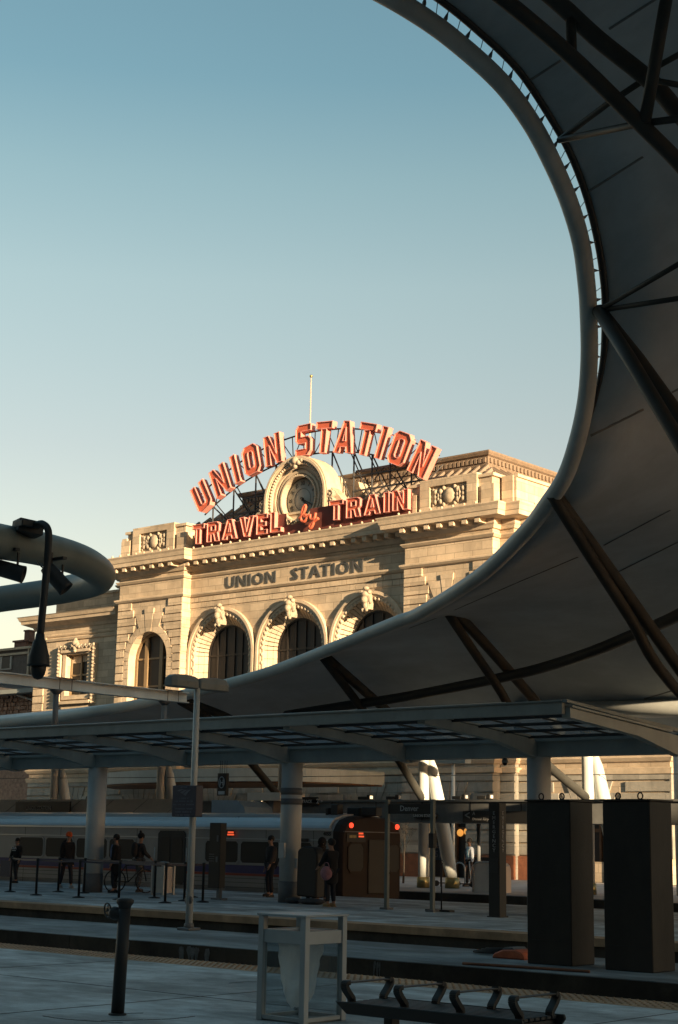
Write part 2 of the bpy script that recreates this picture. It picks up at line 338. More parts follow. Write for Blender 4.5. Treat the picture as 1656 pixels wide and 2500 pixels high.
# ================================================================ the station building
XC = -56.35
ST = thing('station_building', 'tan stone railway station with three tall arches and a clock, upper front sunlit', 'building', (XC, 62, 0))
Yr, Yp, Yw = 62.0, 61.4, 62.35
def rustic(mb, x0, x1, y, z0, z1, h, ops, gap=.06, proud=.08, seed=3, joints=True):
    """stone courses with sunk joints; ops = (xc, r, zc, outer) arched or (xc, half, ztop, None) flat openings"""
    rnd = random.Random(seed); n = max(1, round((z1-z0)/h)); h = (z1-z0)/n
    for i in range(n):
        a, b = z0+i*h+gap/2, z0+(i+1)*h-gap/2; zm = (a+b)/2; cuts = []
        for xc, r, zc, ro in ops:
            if ro is None:
                if a < zc+.02: cuts.append((xc-r, xc+r))
            else:
                if zm <= zc: cuts.append((xc-ro[0], xc+ro[0]))
                elif a < zc+ro[1]:
                    wd = math.sqrt(max(0, ro[0]**2-(a-zc)**2)) if a < zc+ro[0] else 0
                    kw = (b-zc)/math.tan(math.radians(90-180/11*1.5))+.02
                    if b > zc+ro[0]*.8: wd = max(wd, kw)
                    cuts.append((xc-wd, xc+wd))
        segs = []; cur = x0
        for c0, c1 in sorted(cuts):
            if c0 > cur: segs.append((cur, c0))
            cur = max(cur, c1)
        if cur < x1: segs.append((cur, x1))
        for s0, s1 in segs:
            L_ = s1-s0; k = max(1, round(L_/1.25)) if joints else 1; off = (i % 2)*.5 if k > 1 else 0; xs = [s0]+[s0+L_*(j+off)/k for j in range(1 if off == 0 else 0, k) if .3 < L_*(j+off)/k < L_-.3]+[s1]
            for p, q in zip(xs, xs[1:]): mb.box(p+(.016 if p > s0 else 0), q-(.016 if q < s1 else 0), y-proud, y, a, b)
def vouss(mb, xc, r, zc, ro, y, proud=.07, n=11, down=2.6):
    R = ro[0]-.02
    for i in range(n):
        a0, a1 = 180-i*180/n-.5, 180-(i+1)*180/n+.5; pts = [(xc+r*math.cos(math.radians(a0+(a1-a0)*t/3)), zc+r*math.sin(math.radians(a0+(a1-a0)*t/3))) for t in range(4)]
        if n//2-1 <= i <= n//2+1:                    # the tall keystone and its neighbours
            e = .02 if i == n//2 else .06; zt = zc+ro[1]
            pts += [(xc+(zt-zc-e*8)/math.tan(math.radians(a1)), zt-e*8), (xc+(zt-zc-e*8)/math.tan(math.radians(a0)), zt-e*8)]
        else: pts += [(xc+R*math.cos(math.radians(a1+(a0-a1)*t/3)), zc+R*math.sin(math.radians(a1+(a0-a1)*t/3))) for t in range(4)]
        mb.prism(pts, y-proud-(.02 if i == n//2 else 0), y+.3)
    for sgn in (-1, 1):
        z = zc; k = 0
        while z > zc-down:
            x0, x1 = sorted((xc+sgn*r, xc+sgn*R)); mb.box(x0, x1, y-proud, y+.3, z-.5, z-.03); z -= .5; k += 1
def archhole(xc, r, zc, z0, n=24): return [(xc+r, z0)]+arc(xc, zc, r, 0, 180, n)+[(xc-r, z0)]
ZG = 5.8                       # top of the belt over the ground floor
mainw = MB()
archC = [-61.7, -56.4, -51.1]; AZc = 11.65
mainw.prism([[(-64.4, ZG), (-48.4, ZG), (-48.4, 17.0), (-64.4, 17.0)]]+[archhole(c, 2.2, AZc, 6.6)[::-1] for c in archC], Yr, Yr+.5)
pavC = [-67.05, -45.7]
for c in pavC: mainw.prism([[(c-2.68, ZG), (c+2.68, ZG), (c+2.68, 17.0), (c-2.68, 17.0)], archhole(c, 1.6, 11.6, 7.0)[::-1]], Yp, Yp+.7)
mainw.box(-43.0, -42.2, Yr, Yr+.3, ZG, 17); mainw.box(-70.5, -69.75, Yr, Yr+.3, ZG, 17)
mainw.box(-42.5, -42.2, Yr+.3, 92, 0, 17); mainw.box(-70.5, -70.2, Yr+.3, 92, 0, 17); mainw.box(-70.2, -42.5, 91.7, 92, 0, 17)
mainw.box(-70.2, -42.5, 68, 91.7, 16.6, 17)
# set-backs closing the steps between pavilions and recess
mainw.box(-64.37, -64.1, Yp+.7, Yr+.5, ZG, 17)
part('wall', mainw, 'stone', ST)
ru = MB()
for c in pavC:
    rustic(ru, c-2.68, c+2.68, Yp, ZG+.1, 15.0, .46, [(c, 1.6, 11.6, (2.05, 3.1))], seed=int(c))
    vouss(ru, c, 1.6, 11.6, (2.05, 3.1), Yp, n=11, down=5)
for i in range(20):
    a = ZG+.1+i*.46
    if a+.4 < 15: ru.box(-43.0, -42.13, Yr-.07, Yr, a+.025, a+.435); ru.box(-42.2, -42.13, Yr, 90, a+.025, a+.435)
    if a > 5: ru.box(-64.4, -64.33, Yp-.07, Yr, a+.025, min(a+.435, 15))
for i in range(2): rustic(ru, -64.3, -48.4, Yr, 14.35, 15.0, .33, [], proud=.05, seed=9); break
part('rusticated_courses', ru, 'stone', ST)
# arches of the central bay
for c in archC:
    a = MB()
    def ringband(r0, r1, y0, y1, z0=6.6, mi=0):
        outer = arc(c, AZc, r1, 0, 180, 28); inner = arc(c, AZc, r0, 0, 180, 28)
        a.prism([(c+r1, z0)]+outer+[(c-r1, z0), (c-r0, z0)]+inner[::-1]+[(c+r0, z0)], y0, y1, mi=mi)
    ringband(2.42, 2.58, Yr-.22, Yr); ringband(2.28, 2.44, Yr-.14, Yr+.01); ringband(2.12, 2.29, Yr-.08, Yr+.02); 
    n = 26                                   # splayed reveal made of rows of carved blocks
    def rev(ang, t): 
        R = 2.2-.58*t; y = Yr-.02+.66*t; return (c+R*math.cos(ang), y, AZc+R*math.sin(ang))
    for i in range(n):
        a0, a1 = math.pi*i/n, math.pi*(i+1)/n; g_ = .012
        for t0, t1 in ((0, .3), (.32, .66), (.68, 1.0)):
            p = [rev(a0+g_, t0), rev(a1-g_, t0), rev(a1-g_, t1), rev(a0+g_, t1)]; q = [(c+(x-c)*1.16, y, AZc+(z-AZc)*1.16) for x, y, z in p]
            a.add(p+q, [(0,1,2,3),(4,5,6,7),(0,1,5,4),(1,2,6,5),(2,3,7,6),(3,0,4,7)])
        m_ = rev((a0+a1)/2, 0); a.ball((m_[0], m_[1]-.02, m_[2]), .12, 6)
    for sgn in (-1, 1):
        for k in range(11):
            z1 = AZc-k*.46-.01; z0 = z1-.44
            for t0, t1 in ((0, .3), (.32, .66), (.68, 1.0)):
                xs = [c+sgn*(2.2-.58*t) for t in (t0, t1)]; ys = [Yr-.02+.66*t for t in (t0, t1)]
                a.add([(xs[0], ys[0], z0), (xs[1], ys[1], z0), (xs[1], ys[1], z1), (xs[0], ys[0], z1), (xs[0]+sgn*.3, ys[0], z0), (xs[1]+sgn*.3, ys[1], z0), (xs[1]+sgn*.3, ys[1], z1), (xs[0]+sgn*.3, ys[0], z1)], [(0,1,2,3),(4,5,6,7),(0,1,5,4),(1,2,6,5),(2,3,7,6),(3,0,4,7)])
            a.ball((c+sgn*2.2, Yr-.04, (z0+z1)/2), .12, 6)
    part('arch_surround', a, 'trim', ST)
    k_ = MB()                                # scroll keystone
    for (dx, dy, dz, r, sc) in ((0, -.42, 14.0, .26, (1, .8, .7)), (0, -.50, 13.72, .20, (1, .8, 1)), (0, -.38, 13.45, .19, (.9, .8, 1.3)), (-.24, -.38, 14.12, .13, (1, 1, 1)), (.24, -.38, 14.12, .13, (1, 1, 1)), (-.25, -.3, 13.7, .12, (1, 1, 1.6)), (.25, -.3, 13.7, .12, (1, 1, 1.6)), (0, -.35, 14.32, .15, (1.2, 1, .8)), (-.12, -.45, 13.2, .1, (1, 1, 1)), (.12, -.45, 13.2, .1, (1, 1, 1))):
        k_.ball((c+dx, Yr+dy, dz), r, 10, sc=sc)
    k_.prism([(c-.28, 14.2), (c-.16, 13.25), (c+.16, 13.25), (c+.28, 14.2)], Yr-.42, Yr+.1)
    part('keystone', k_, 'carve', ST, label='carved scroll keystone at an arch top')
    wd = part('window', MB().prism(archhole(c, 1.66, AZc, 6.6, 20), Yr+.66, Yr+.69), 'glassd', ST)
    fr = MB(); 
    fr.prism([archhole(c, 1.65, AZc, 6.6, 20), archhole(c, 1.56, AZc, 6.7, 20)[::-1]], Yr+.59, Yr+.655)
    for x in (-.95, -.35, .35, .95): zt = AZc+math.sqrt(1.58**2-x*x)-.02; fr.box(c+x-.035, c+x+.035, Yr+.60, Yr+.655, 6.7, zt)
    for z in (8.2, 9.9, AZc): fr.box(c-1.57, c+1.57, Yr+.61, Yr+.65, z-.05, z+.05)
    part('frame', fr, 'winframe', wd)
for c in pavC:
    wd = part('window', MB().prism(archhole(c, 1.66, 11.6, 7.0, 20), Yp+.56, Yp+.59), 'glassd', ST)
    fr = MB(); fr.prism([archhole(c, 1.62, 11.6, 7.0, 20), archhole(c, 1.42, 11.6, 7.1, 20)[::-1]], Yp+.46, Yp+.555)
    for x in (-.62, .62): fr.box(c+x-.13, c+x+.13, Yp+.42, Yp+.555, 7.1, 11.6+math.sqrt(1.42**2-x*x))
    for z in (8.4, 10.1, 11.7): fr.box(c-1.45, c+1.45, Yp+.48, Yp+.55, z-.05, z+.05)
    part('frame', fr, 'brasswin', wd)
    sl_ = MB(); zc = 11.6           # deep smooth reveal
    for i in range(14):
        a0, a1 = math.pi*i/14, math.pi*(i+1)/14
        p = [(c+1.6*math.cos(a), y, zc+1.6*math.sin(a)) for a, y in ((a0, Yp-.06), (a1, Yp-.06), (a1, Yp+.57), (a0, Yp+.57))]; q = [(c+(x-c)*1.1, y, zc+(z-zc)*1.1) for x, y, z in p]
        sl_.add(p+q, [(0,1,2,3),(4,5,6,7),(0,1,5,4),(1,2,6,5),(2,3,7,6),(3,0,4,7)])
    for sgn in (-1, 1):
        x0, x1 = sorted((c+sgn*1.595, c+sgn*1.75)); sl_.box(x0, x1, Yp-.05, Yp+.57, 7, 11.6)
    part('arch_reveal', sl_, 'trim', ST)
# mouldings and cornice round the main block
PLAN = [(-70.5, 92), (-70.5, Yr), (-69.75, Yr), (-69.75, Yp), (-64.35, Yp), (-64.35, Yr), (-48.38, Yr), (-48.38, Yp), (-43.0, Yp), (-43.0, Yr), (-42.2, Yr), (-42.2, 92)]
b_ = MB()
b_.mould([(0, 14.98), (.13, 15.02), (.22, 15.12), (.22, 15.2), (.10, 15.24), (0, 15.24)], PLAN)
b_.mould([(0, 16.08), (.08, 16.1), (.18, 16.22), (.18, 16.27), (0, 16.3)], PLAN)
b_.mould([(0, ZG-.55), (.10, ZG-.5), (.20, ZG-.35), (.20, ZG-.12), (.30, ZG-.08), (.30, ZG+.02), (0, ZG+.1)], PLAN)
b_.mould([(0, 4.85), (.10, 4.88), (.12, 5.1), (0, 5.14)], PLAN)
part('string_course', b_, 'trim', ST)
co = MB()
co.mould([(0, 16.5), (.10, 16.52), (.16, 16.66), (.22, 16.74), (.22, 16.97), (.90, 16.98), (.92, 17.18), (.96, 17.22), (1.02, 17.42), (1.08, 17.52), (1.08, 17.57), (.2, 17.62), (0, 17.62)], PLAN)
part('cornice', co, 'trim', ST)
mu = MB(); kn = MB(); BR = []
for (p, q) in zip(PLAN, PLAN[1:]):
    p, q = Vector(p), Vector(q); L_ = (q-p).length
    d = (q-p).normalized(); nn = Vector((d.y, -d.x))
    if L_ > 3:
        k = round(L_/.74)
        for i in range(k):
            c = p+d*(L_*(i+.5)/k); t = d*.135; front = p.y < 62.5 and q.y < 62.5
            a, b = c-t+nn*.2, c+t+nn*.80; x0, x1 = sorted((a.x, b.x)); y0, y1 = sorted((a.y, b.y)); (BR.append(MB().box(x0, x1, y0, y1, 16.73, 16.97)) if front else mu.box(x0, x1, y0, y1, 16.73, 16.97))
    k = max(1, round((L_+1)/.78)) if L_ > 3 else 1
    if L_ > .5 :
        for i in range(k): c = p+d*((L_)*(i+.5)/k)+nn*.98; kn.ball((c.x, c.y, 17.64), .07, 6); kn.ball((c.x, c.y, 17.57), .06, 6)
part('side_bracket_row', mu, 'trim', ST)['kind'] = 'stuff'
for b3 in BR: part('bracket', b3, 'trim', ST)
part('cornice_stud_row', kn, 'trim', ST)
# inscription
ins = MB(); 
e = text_mesh(MB(), 'UNION', (0,0,0), (1,0,0), (0,0,1), 1, bold=.01, space=1.12); s0 = 3.75/(e[1]-e[0])
text_mesh(ins, 'UNION', (-61.5-e[0]*s0, Yr-.035, 15.3), (1,0,0), (0,0,1), .92, .06, .010, sx=s0/.92, space=1.12)
part('inscription', ins, 'letter', ST, label='raised dark letters reading UNION'); ins = MB()
e = text_mesh(MB(), 'STATION', (0,0,0), (1,0,0), (0,0,1), 1, bold=.01, space=1.12); s0 = 4.95/(e[1]-e[0])
text_mesh(ins, 'STATION', (-56.55-e[0]*s0, Yr-.035, 15.3), (1,0,0), (0,0,1), .92, .06, .010, sx=s0/.92, space=1.12)
part('inscription', ins, 'letter', ST, label='raised dark letters reading STATION')
# attic blocks over the pavilions
for c, fl in ((pavC[0], 1), (pavC[1], -1)):
    at = MB(); cp = MB()
    at.box(c-2.35, c+2.55, Yp+.15, Yp+2.2, 17.6, 19.15); 
    at.box(c-1.75, c-1.15, Yp-.02, Yp+.149, 17.6, 19.42); at.box(c+1.15, c+1.75, Yp-.02, Yp+.149, 17.6, 19.42); at.box(c-1.15, c+1.15, Yp-.02, Yp+.149, 19.05, 19.42); at.box(c-1.15, c+1.15, Yp-.02, Yp+.149, 17.6, 17.95)
    at.box(c-1.75, c+1.75, Yp+.15, Yp+1.0, 19.15, 19.42)
    at.box(c+2.0, c+2.75, Yp+.0, Yp+.149, 17.6, 18.75); at.box(c-2.75, c-2.0, Yp+.0, Yp+.149, 17.6, 18.75)
    cp.box(c-2.5, c+2.7, Yp+.05, Yp+2.3, 19.151, 19.3); cp.box(c-2.72, c-2.3, Yp+.02, Yp+2.2, 17.6, 18.9)
    if fl < 0:
        at.box(-43.0, -42.35, Yp+.75, Yp+2, 17.6, 19.2); at.box(-42.349, -42.2, Yp+.85, Yp+12, 17.6, 19.1); cp.box(-42.5, -42.1, Yp+.84, Yp+12, 19.101, 19.25)
    at.box(c-2.0, c+2.0, Yp+2.2, Yp+9, 17.6, 18.6)
    part('attic_block', at, 'stone', ST); part('attic_coping', cp, 'trim', ST)
    ca = MB(); y = Yp+.1
    ca.ball((c, y, 18.5), .36, 16, sc=(.95, .5, 1.1))
    for sgn in (-1, 1):
        for dx, dz, r in ((.52, .25, .13), (.52, -.25, .13), (.50, 0, .1), (.85, .25, .12), (.85, -.25, .12), (.86, 0, .10), (.34, .42, .1), (.34, -.42, .1), (1.0, .38, .07), (1.0, -.38, .07)):
            ca.ball((c+sgn*dx, y, 18.5+dz), r, 8, sc=(1, .9, 1.25))
        ca.tube([(c+sgn*.55, y, 18.15), (c+sgn*.66, y-.03, 18.3), (c+sgn*.66, y-.03, 18.7), (c+sgn*.55, y, 18.85)], .05, 6)
    part('cartouche', ca, 'carve', ST)
# parapet of the recess, behind the lower sign
pa = MB().box(-64.3, -48.4, Yr+.35, Yr+.9, 17.6, 19.0); pa.box(-64.3, -48.4, Yr+.25, Yr+1.0, 19.001, 19.12)
pa.box(-64.3, -63.4, Yr+.05, Yr+.349, 17.6, 18.7); pa.box(-49.3, -48.4, Yr+.05, Yr+.349, 17.6, 18.7)
part('parapet', pa, 'stone', ST)
# clock with arched stone surround
cx_, cz_ = -56.3, 19.8
cs = MB()
def band(mb, r0, r1, y0, y1, cz=cz_, z0=17.7, mi=0):
    o_ = arc(cx_, cz, r1, 0, 180, 32); i_ = arc(cx_, cz, r0, 0, 180, 32)
    mb.prism([(cx_+r1, z0)]+o_+[(cx_-r1, z0), (cx_-r0, z0)]+i_[::-1]+[(cx_+r0, z0)], y0, y1, mi=mi)
band(cs, 2.02, 2.30, 61.75, 63.0); band(cs, 1.82, 2.021, 61.86, 63.0); band(cs, 2.08, 2.22, 61.68, 61.76)
cs.prism([[(cx_-1.83, 17.7), (cx_+1.83, 17.7)]+arc(cx_, cz_, 1.83, 0, 180, 32), arc(cx_, cz_, 1.22, 0, 360, 40)[:-1][::-1]], 62.12, 62.9)
for r0, r1, y0 in ((1.66, 1.8, 62.0), (1.40, 1.54, 62.04), (1.22, 1.31, 61.99)):
    cs.prism([arc(cx_, cz_, r1, 0, 360, 40)[:-1], arc(cx_, cz_, r0, 0, 360, 40)[:-1][::-1]], y0, 62.119)
for i in range(44):
    a = math.radians(-20+220*i/43); cs.ball((cx_+1.9*math.cos(a), 61.85, cz_+1.9*math.sin(a)), .08, 6)
for i in range(60):
    a = math.radians(6*i); cs.ball((cx_+1.355*math.cos(a), 62.08, cz_+1.33*math.sin(a)), .045, 5)
part('clock_surround', cs, 'trim', ST)
orn = MB()
for dx, dz, r in ((0, 2.02, .26), (-.25, 1.9, .17), (.25, 1.9, .17), (0, 1.7, .15), (-.45, 2.0, .12), (.45, 2.0, .12)): orn.ball((cx_+dx, 61.72, cz_+dz), r, 8, sc=(1, .8, .9))
rr = random.Random(2)
for i in range(22): orn.ball((cx_-1.2+i*.115, 61.85-.1*rr.random(), 18.35+.25*abs(i-10.5)/10+rr.uniform(-.12, .12)), rr.uniform(.07, .14), 6)
for sgn in (-1, 1):                      # scrolls beside the clock
    for dx, dz, r in ((2.45, -.1, .24), (2.75, -.75, .26), (2.55, -.45, .16), (3.1, -.95, .16)):
        orn.lathe([(r, 0), (r, .3), (r*.7, .33), (r*.6, .28), (r*.35, .28), (r*.3, .36), (.001, .36)], (cx_+sgn*dx, 62.1, cz_+dz), 16, axis=(0, -1, 0))
part('clock_ornament', orn, 'carve', ST)
sh = MB()
for sgn in (-1, 1): sh.prism([(cx_+sgn*2.2, 17.7), (cx_+sgn*3.4, 17.7), (cx_+sgn*3.4, 18.9), (cx_+sgn*2.95, 19.5), (cx_+sgn*2.2, 20.2)], 62.11, 62.8)
sh.box(cx_-2.1, cx_+2.1, 63.0, 66, 17.7, 20.9)
part('clock_shoulder', sh, 'stone', ST)
cf = part('clock_face', MB().lathe([(1.22, 0), (1.22, .03), (.001, .03)], (cx_, 62.43, cz_), 40, axis=(0, -1, 0)), 'clock', ST)
nm = MB()
nm.prism([arc(cx_, cz_, 1.17, 0, 360, 40)[:-1], arc(cx_, cz_, 1.13, 0, 360, 40)[:-1][::-1]], 62.385, 62.395); nm.prism([arc(cx_, cz_, .60, 0, 360, 40)[:-1], arc(cx_, cz_, .58, 0, 360, 40)[:-1][::-1]], 62.385, 62.395)
for i, s_ in enumerate(['XII', 'I', 'II', 'III', 'IIII', 'V', 'VI', 'VII', 'VIII', 'IX', 'X', 'XI']):
    a = math.radians(30*i); u = Vector((math.sin(a), 0, math.cos(a))); r_ = Vector((math.cos(a), 0, -math.sin(a)))
    text_mesh(nm, s_, Vector((cx_, 62.39, cz_))+u*.80, r_, u, .30, .015, .004, 'CENTER', sx=.75)
part('numerals', nm, 'black', cf)
hd = MB(); 
for ang, L_, w_ in ((math.radians(118), .92, .07), (math.radians(138), .62, .10)): u = Vector((math.sin(ang), 0, math.cos(ang))); hd.beam(Vector((cx_, 62.36, cz_))-u*.15, Vector((cx_, 62.36, cz_))+u*L_, w_, .02, upv=(0, 1, 0))
hd.lathe([(.1, 0), (.1, .05), (.001, .05)], (cx_, 62.39, cz_), 12, axis=(0, -1, 0)); part('hands', hd, 'black', cf)
# roof with cresting
ro = MB(); x0, x1, tx0, tx1 = -69.4, -43.0, -64.3, -46.55; y0, y1, ty0, ty1 = 62.9, 90, 66.0, 87
zb, zt = 18.7, 20.95
ro.add([(x0,y0,zb),(x1,y0,zb),(x1,y1,zb),(x0,y1,zb),(tx0,ty0,zt),(tx1,ty0,zt),(tx1,ty1,zt),(tx0,ty1,zt)], [(0,1,5,4),(1,2,6,5),(2,3,7,6),(3,0,4,7),(4,5,6,7),(0,3,2,1)])
part('roof', ro, 'roof', ST); rs = MB()
def lerp(a, b, t): return tuple(a[i]+(b[i]-a[i])*t for i in range(3))
for i in range(1, 46):
    t = i/46; xb = x0+(x1-x0)*t; tt = min(max((xb-tx0)/(tx1-tx0), 0), 1)
    if xb < tx0: f_ = (xb-x0)/(tx0-x0); top = (xb, y0+(ty0-y0)*f_, zb+(zt-zb)*f_)
    elif xb > tx1: f_ = (x1-xb)/(x1-tx1); top = (xb, y0+(ty0-y0)*f_, zb+(zt-zb)*f_)
    else: top = (xb, ty0, zt)
    rs.beam((xb, y0-.02, zb+.06), (top[0], top[1]-.02, top[2]+.06), .14, .20)
for i in range(1, 40):
    t = i/40; yb = y0+(y1-y0)*t; 
    if yb < ty0: f_ = (yb-y0)/(ty0-y0)
    elif yb > ty1: f_ = (y1-yb)/(y1-ty1)
    else: f_ = 1
    rs.beam((x1+.02, yb, zb+.06), (x1-(x1-tx1)*f_+.02, yb, zb+(zt-zb)*f_+.06), .09, .11)
part('roof_seam_row', rs, 'roof', ST)
cr = MB(); CP = [(tx0, ty1), (tx0, ty0), (tx1, ty0), (tx1, ty1)]
cr.mould([(-.2, zt-.05), (.12, zt-.05), (.16, zt+.1), (.05, zt+.16), (.05, zt+.55), (.16, zt+.62), (.24, zt+.76), (.24, zt+.84), (-.2, zt+.86)], CP)
for i in range(64): x = tx0+(tx1-tx0)*(i+.5)/64; cr.box(x-.08, x+.08, ty0-.15, ty0-.05, zt+.22, zt+.48)
for i in range(60): y = ty0+(ty1-ty0)*(i+.5)/60; cr.box(tx1+.05, tx1+.15, y-.08, y+.08, zt+.22, zt+.48)
part('roof_cresting', cr, 'crest', ST)
# wings
for sgn, xi, xo in ((-1, -70.3, -78.4), (1, -42.2, -34.3)):
    wg = MB(); wr = MB(); wt = MB()
    a, b = sorted((xi, xo)); c = (a+b)/2 - (.0 if sgn > 0 else -.1); wx = -74.3 if sgn < 0 else -38.4
    wg.prism([[(a, 0), (b, 0), (b, 16.3 if 0 else 14.3), (a, 14.3)], [(wx-1.0, 9.95), (wx+1.0, 9.95), (wx+1.0, 12.45), (wx-1.0, 12.45)][::-1], [(wx-.9, .9), (wx+.9, .9), (wx+.9, 3.3), (wx-.9, 3.3)][::-1]], Yw, Yw+.5)
    if sgn > 0: wg.box(xo-.3, xo, Yw+.5, 88, 0, 14.3)
    else: wg.box(xo, xo+.3, Yw+.5, 88, 0, 14.3)
    wg.box(a+.5, b-.5, Yw+1.0, 87, 14.3, 16.2); wg.box(a+.4, b-.4, Yw+.9, 87.1, 16.201, 16.35)
    # quoins on the outer corner and beside the pavilion
    for i in range(19):
        z0 = 5.9+i*.46
        if z0 > 13.3: break
        L1 = .95 if i % 2 else 1.0
        q0, q1 = (xo, xo+L1) if sgn < 0 else (xo-L1, xo); wr.box(q0, q1, Yw-.08, Yw, z0+.025, z0+.435)
        if sgn > 0: wr.box(xo, xo+.08, Yw-.08, Yw+1.1, z0+.025, z0+.435)
        q0, q1 = (xi-.75, xi-.05) if sgn < 0 else (xi+.05, xi+.75); wr.box(q0, q1, Yw-.06, Yw, z0+.025, z0+.435)
    pl = [(xo, 88), (xo, Yw), (xi, Yw)] if sgn < 0 else [(xi, Yw), (xo, Yw), (xo, 88)]
    wt.mould([(0, 14.1), (.1, 14.12), (.2, 14.3), (.3, 14.34), (.72, 14.5), (.75, 14.66), (.82, 14.7), (.9, 14.9), (.95, 14.95), (.1, 15.05), (-.4, 15.05), (-.4, 14.1)], pl)
    wt.mould([(0, 13.35), (.1, 13.37), (.16, 13.5), (0, 13.55)], pl); wt.mould([(0, 13.62), (.06, 13.64), (.1, 13.72), (0, 13.75)], pl)
    wt.mould([(0, ZG-.55), (.10, ZG-.5), (.20, ZG-.35), (.20, ZG-.12), (.30, ZG-.08), (.30, ZG+.02), (0, ZG+.1)], pl)
    wt.mould([(0, 4.72), (.12, 4.75), (.16, 5.0), (0, 5.05)], pl)
    # window surround with carved hood and raised frame
    wt.box(wx-1.75, wx-1.45, Yw-.22, Yw, 9.4, 13.0); wt.box(wx+1.45, wx+1.75, Yw-.22, Yw, 9.4, 13.0)
    wt.prism([[(wx-1.3, 9.7), (wx+1.3, 9.7), (wx+1.3, 12.75), (wx-1.3, 12.75)], [(wx-1.0, 9.95), (wx+1.0, 9.95), (wx+1.0, 12.45), (wx-1.0, 12.45)][::-1]], Yw-.14, Yw)
    wt.box(wx-1.5, wx+1.5, Yw-.35, Yw, 9.42, 9.6); wt.box(wx-1.35, wx+1.35, Yw-.3, Yw-.14, 12.55, 12.72)
    wt.prism([[(wx-1.3, 6.6), (wx+1.3, 6.6), (wx+1.3, 9.3), (wx-1.3, 9.3)], [(wx-1.05, 6.9), (wx+1.05, 6.9), (wx+1.05, 9.05), (wx-1.05, 9.05)][::-1]], Yw-.1, Yw)
    hood = MB()
    for i in range(26): hood.ball((wx-1.6+3.2*i/25, Yw-.24, 12.88+.05*math.sin(i*2.1)), .11, 6, sc=(1, .8, 1))
    for dx, dz, r in ((0, 13.1, .22), (-.2, 12.95, .18), (.2, 12.95, .18), (0, 12.8, .17), (0, 13.3, .12), (-.35, 12.85, .12), (.35, 12.85, .12), (0, 12.62, .12)): hood.ball((wx+dx, Yw-.3, dz), r, 8)
    for i in range(16):
        for s2 in (-1, 1): hood.ball((wx+s2*1.6, Yw-.25, 12.7-i*.215), .10, 6, sc=(1, 1, .9))
    part('window_hood', hood, 'carve', ST)
    wn = part('window', MB().box(wx-1.0, wx+1.0, Yw+.34, Yw+.37, 9.95, 12.45), 'glassd', ST)
    wf = MB(); 
    for x in (-.95, 0, .95): wf.box(wx+x-.06, wx+x+.06, Yw+.24, Yw+.34, 9.95, 12.45)
    for z in (10.0, 11.2, 12.4): wf.box(wx-1, wx+1, Yw+.26, Yw+.335, z-.05, z+.05)
    part('frame', wf, 'brasswin', wn)
    bl = MB().box(wx-.9, wx-.07, Yw+.3, Yw+.33, 11.95, 12.35).box(wx+.07, wx+.9, Yw+.3, Yw+.33, 12.0, 12.35); part('blind', bl, 'trim', wn)
    part('wing_wall', wg, 'stone', ST); part('wing_quoins', wr, 'stone', ST); part('wing_moulding', wt, 'trim', ST)
# ground floor: red base course, grooved courses, flat arches
gf = MB(); gr = MB(); rb = MB(); gl = MB()
ops = []
for a, b, y, cs_ in ((-69.75, -64.4, Yp, [-67.05]), (-64.4, -48.4, Yr, archC), (-48.4, -43.0, Yp, [-45.7]), (-43.0, -42.2, Yr, []), (-78.4, -70.3, Yw, [-74.3]), (-42.2, -34.3, Yw, [-38.4])):
    hw = 1.15
    if y != Yw:
        hs = [[(c-hw, .02), (c-hw, 3.35), (c+hw, 3.35), (c+hw, .02)] for c in cs_]
        gf.prism([[(a, 0), (b, 0), (b, ZG-.3), (a, ZG-.3)]]+hs, y, y+.5)
    op = [(c, hw, 3.35, None) for c in cs_]
    vo = [(c, 1.9, 4.4, None) for c in cs_]
    rustic(gr, a+.0, b, y, 1.1, 3.35, .5, op, gap=.07, proud=.08, joints=False)
    # flat arch: stepped blocks either side of a fan of voussoirs
    rustic(gr, a, b, y, 3.35, 3.95, .6, [(c, 1.6, 9, None) for c in cs_], gap=.07, proud=.08, joints=False)
    rustic(gr, a, b, y, 3.95, 4.45, .5, [(c, 1.9, 9, None) for c in cs_], gap=.07, proud=.08, joints=False)
    gr.box(a, b, y-.08, y, 4.5, 4.8)
    for c in cs_:
        for i in range(7):
            u0, u1 = (i-3.5)/3.5, (i-2.5)/3.5; zt_ = 4.44 if 1 <= i <= 5 else 3.92; sp = lambda u, z: c+u*(1.15+(z-3.35)*.55)
            gr.prism([(sp(u0, 3.36)+.02, 3.36), (sp(u1, 3.36)-.02, 3.36), (sp(u1, zt_)-.02, zt_), (sp(u0, zt_)+.02, zt_)], y-.10 if i == 3 else y-.08, y)
        gl = MB(); gl.box(c-hw, c+hw, y+.34, y+.37, .02, 3.35)
        for x in (-1.1, -.4, .4, 1.1): gl.box(c+x-.05, c+x+.05, y+.2, y+.339, .02, 3.35, mi=1)
        gl.box(c-hw, c+hw, y+.22, y+.338, 2.2, 2.35, mi=1); part('entrance_door', gl, ['glassd', 'doorw'], ST)
    cur = a
    for c in cs_+[None]:
        e_ = c-hw if c is not None else b
        rb.box(cur, e_, y-.16, y-.001, 0, 1.08)
        if c is not None: cur = c+hw
gr.box(-34.3, -34.22, Yw-.08, 88, 1.1, 4.8)
part('ground_wall', gf, 'lstone', ST); part('ground_courses', gr, 'lstone', ST); part('base_course', rb, 'redbase', ST)

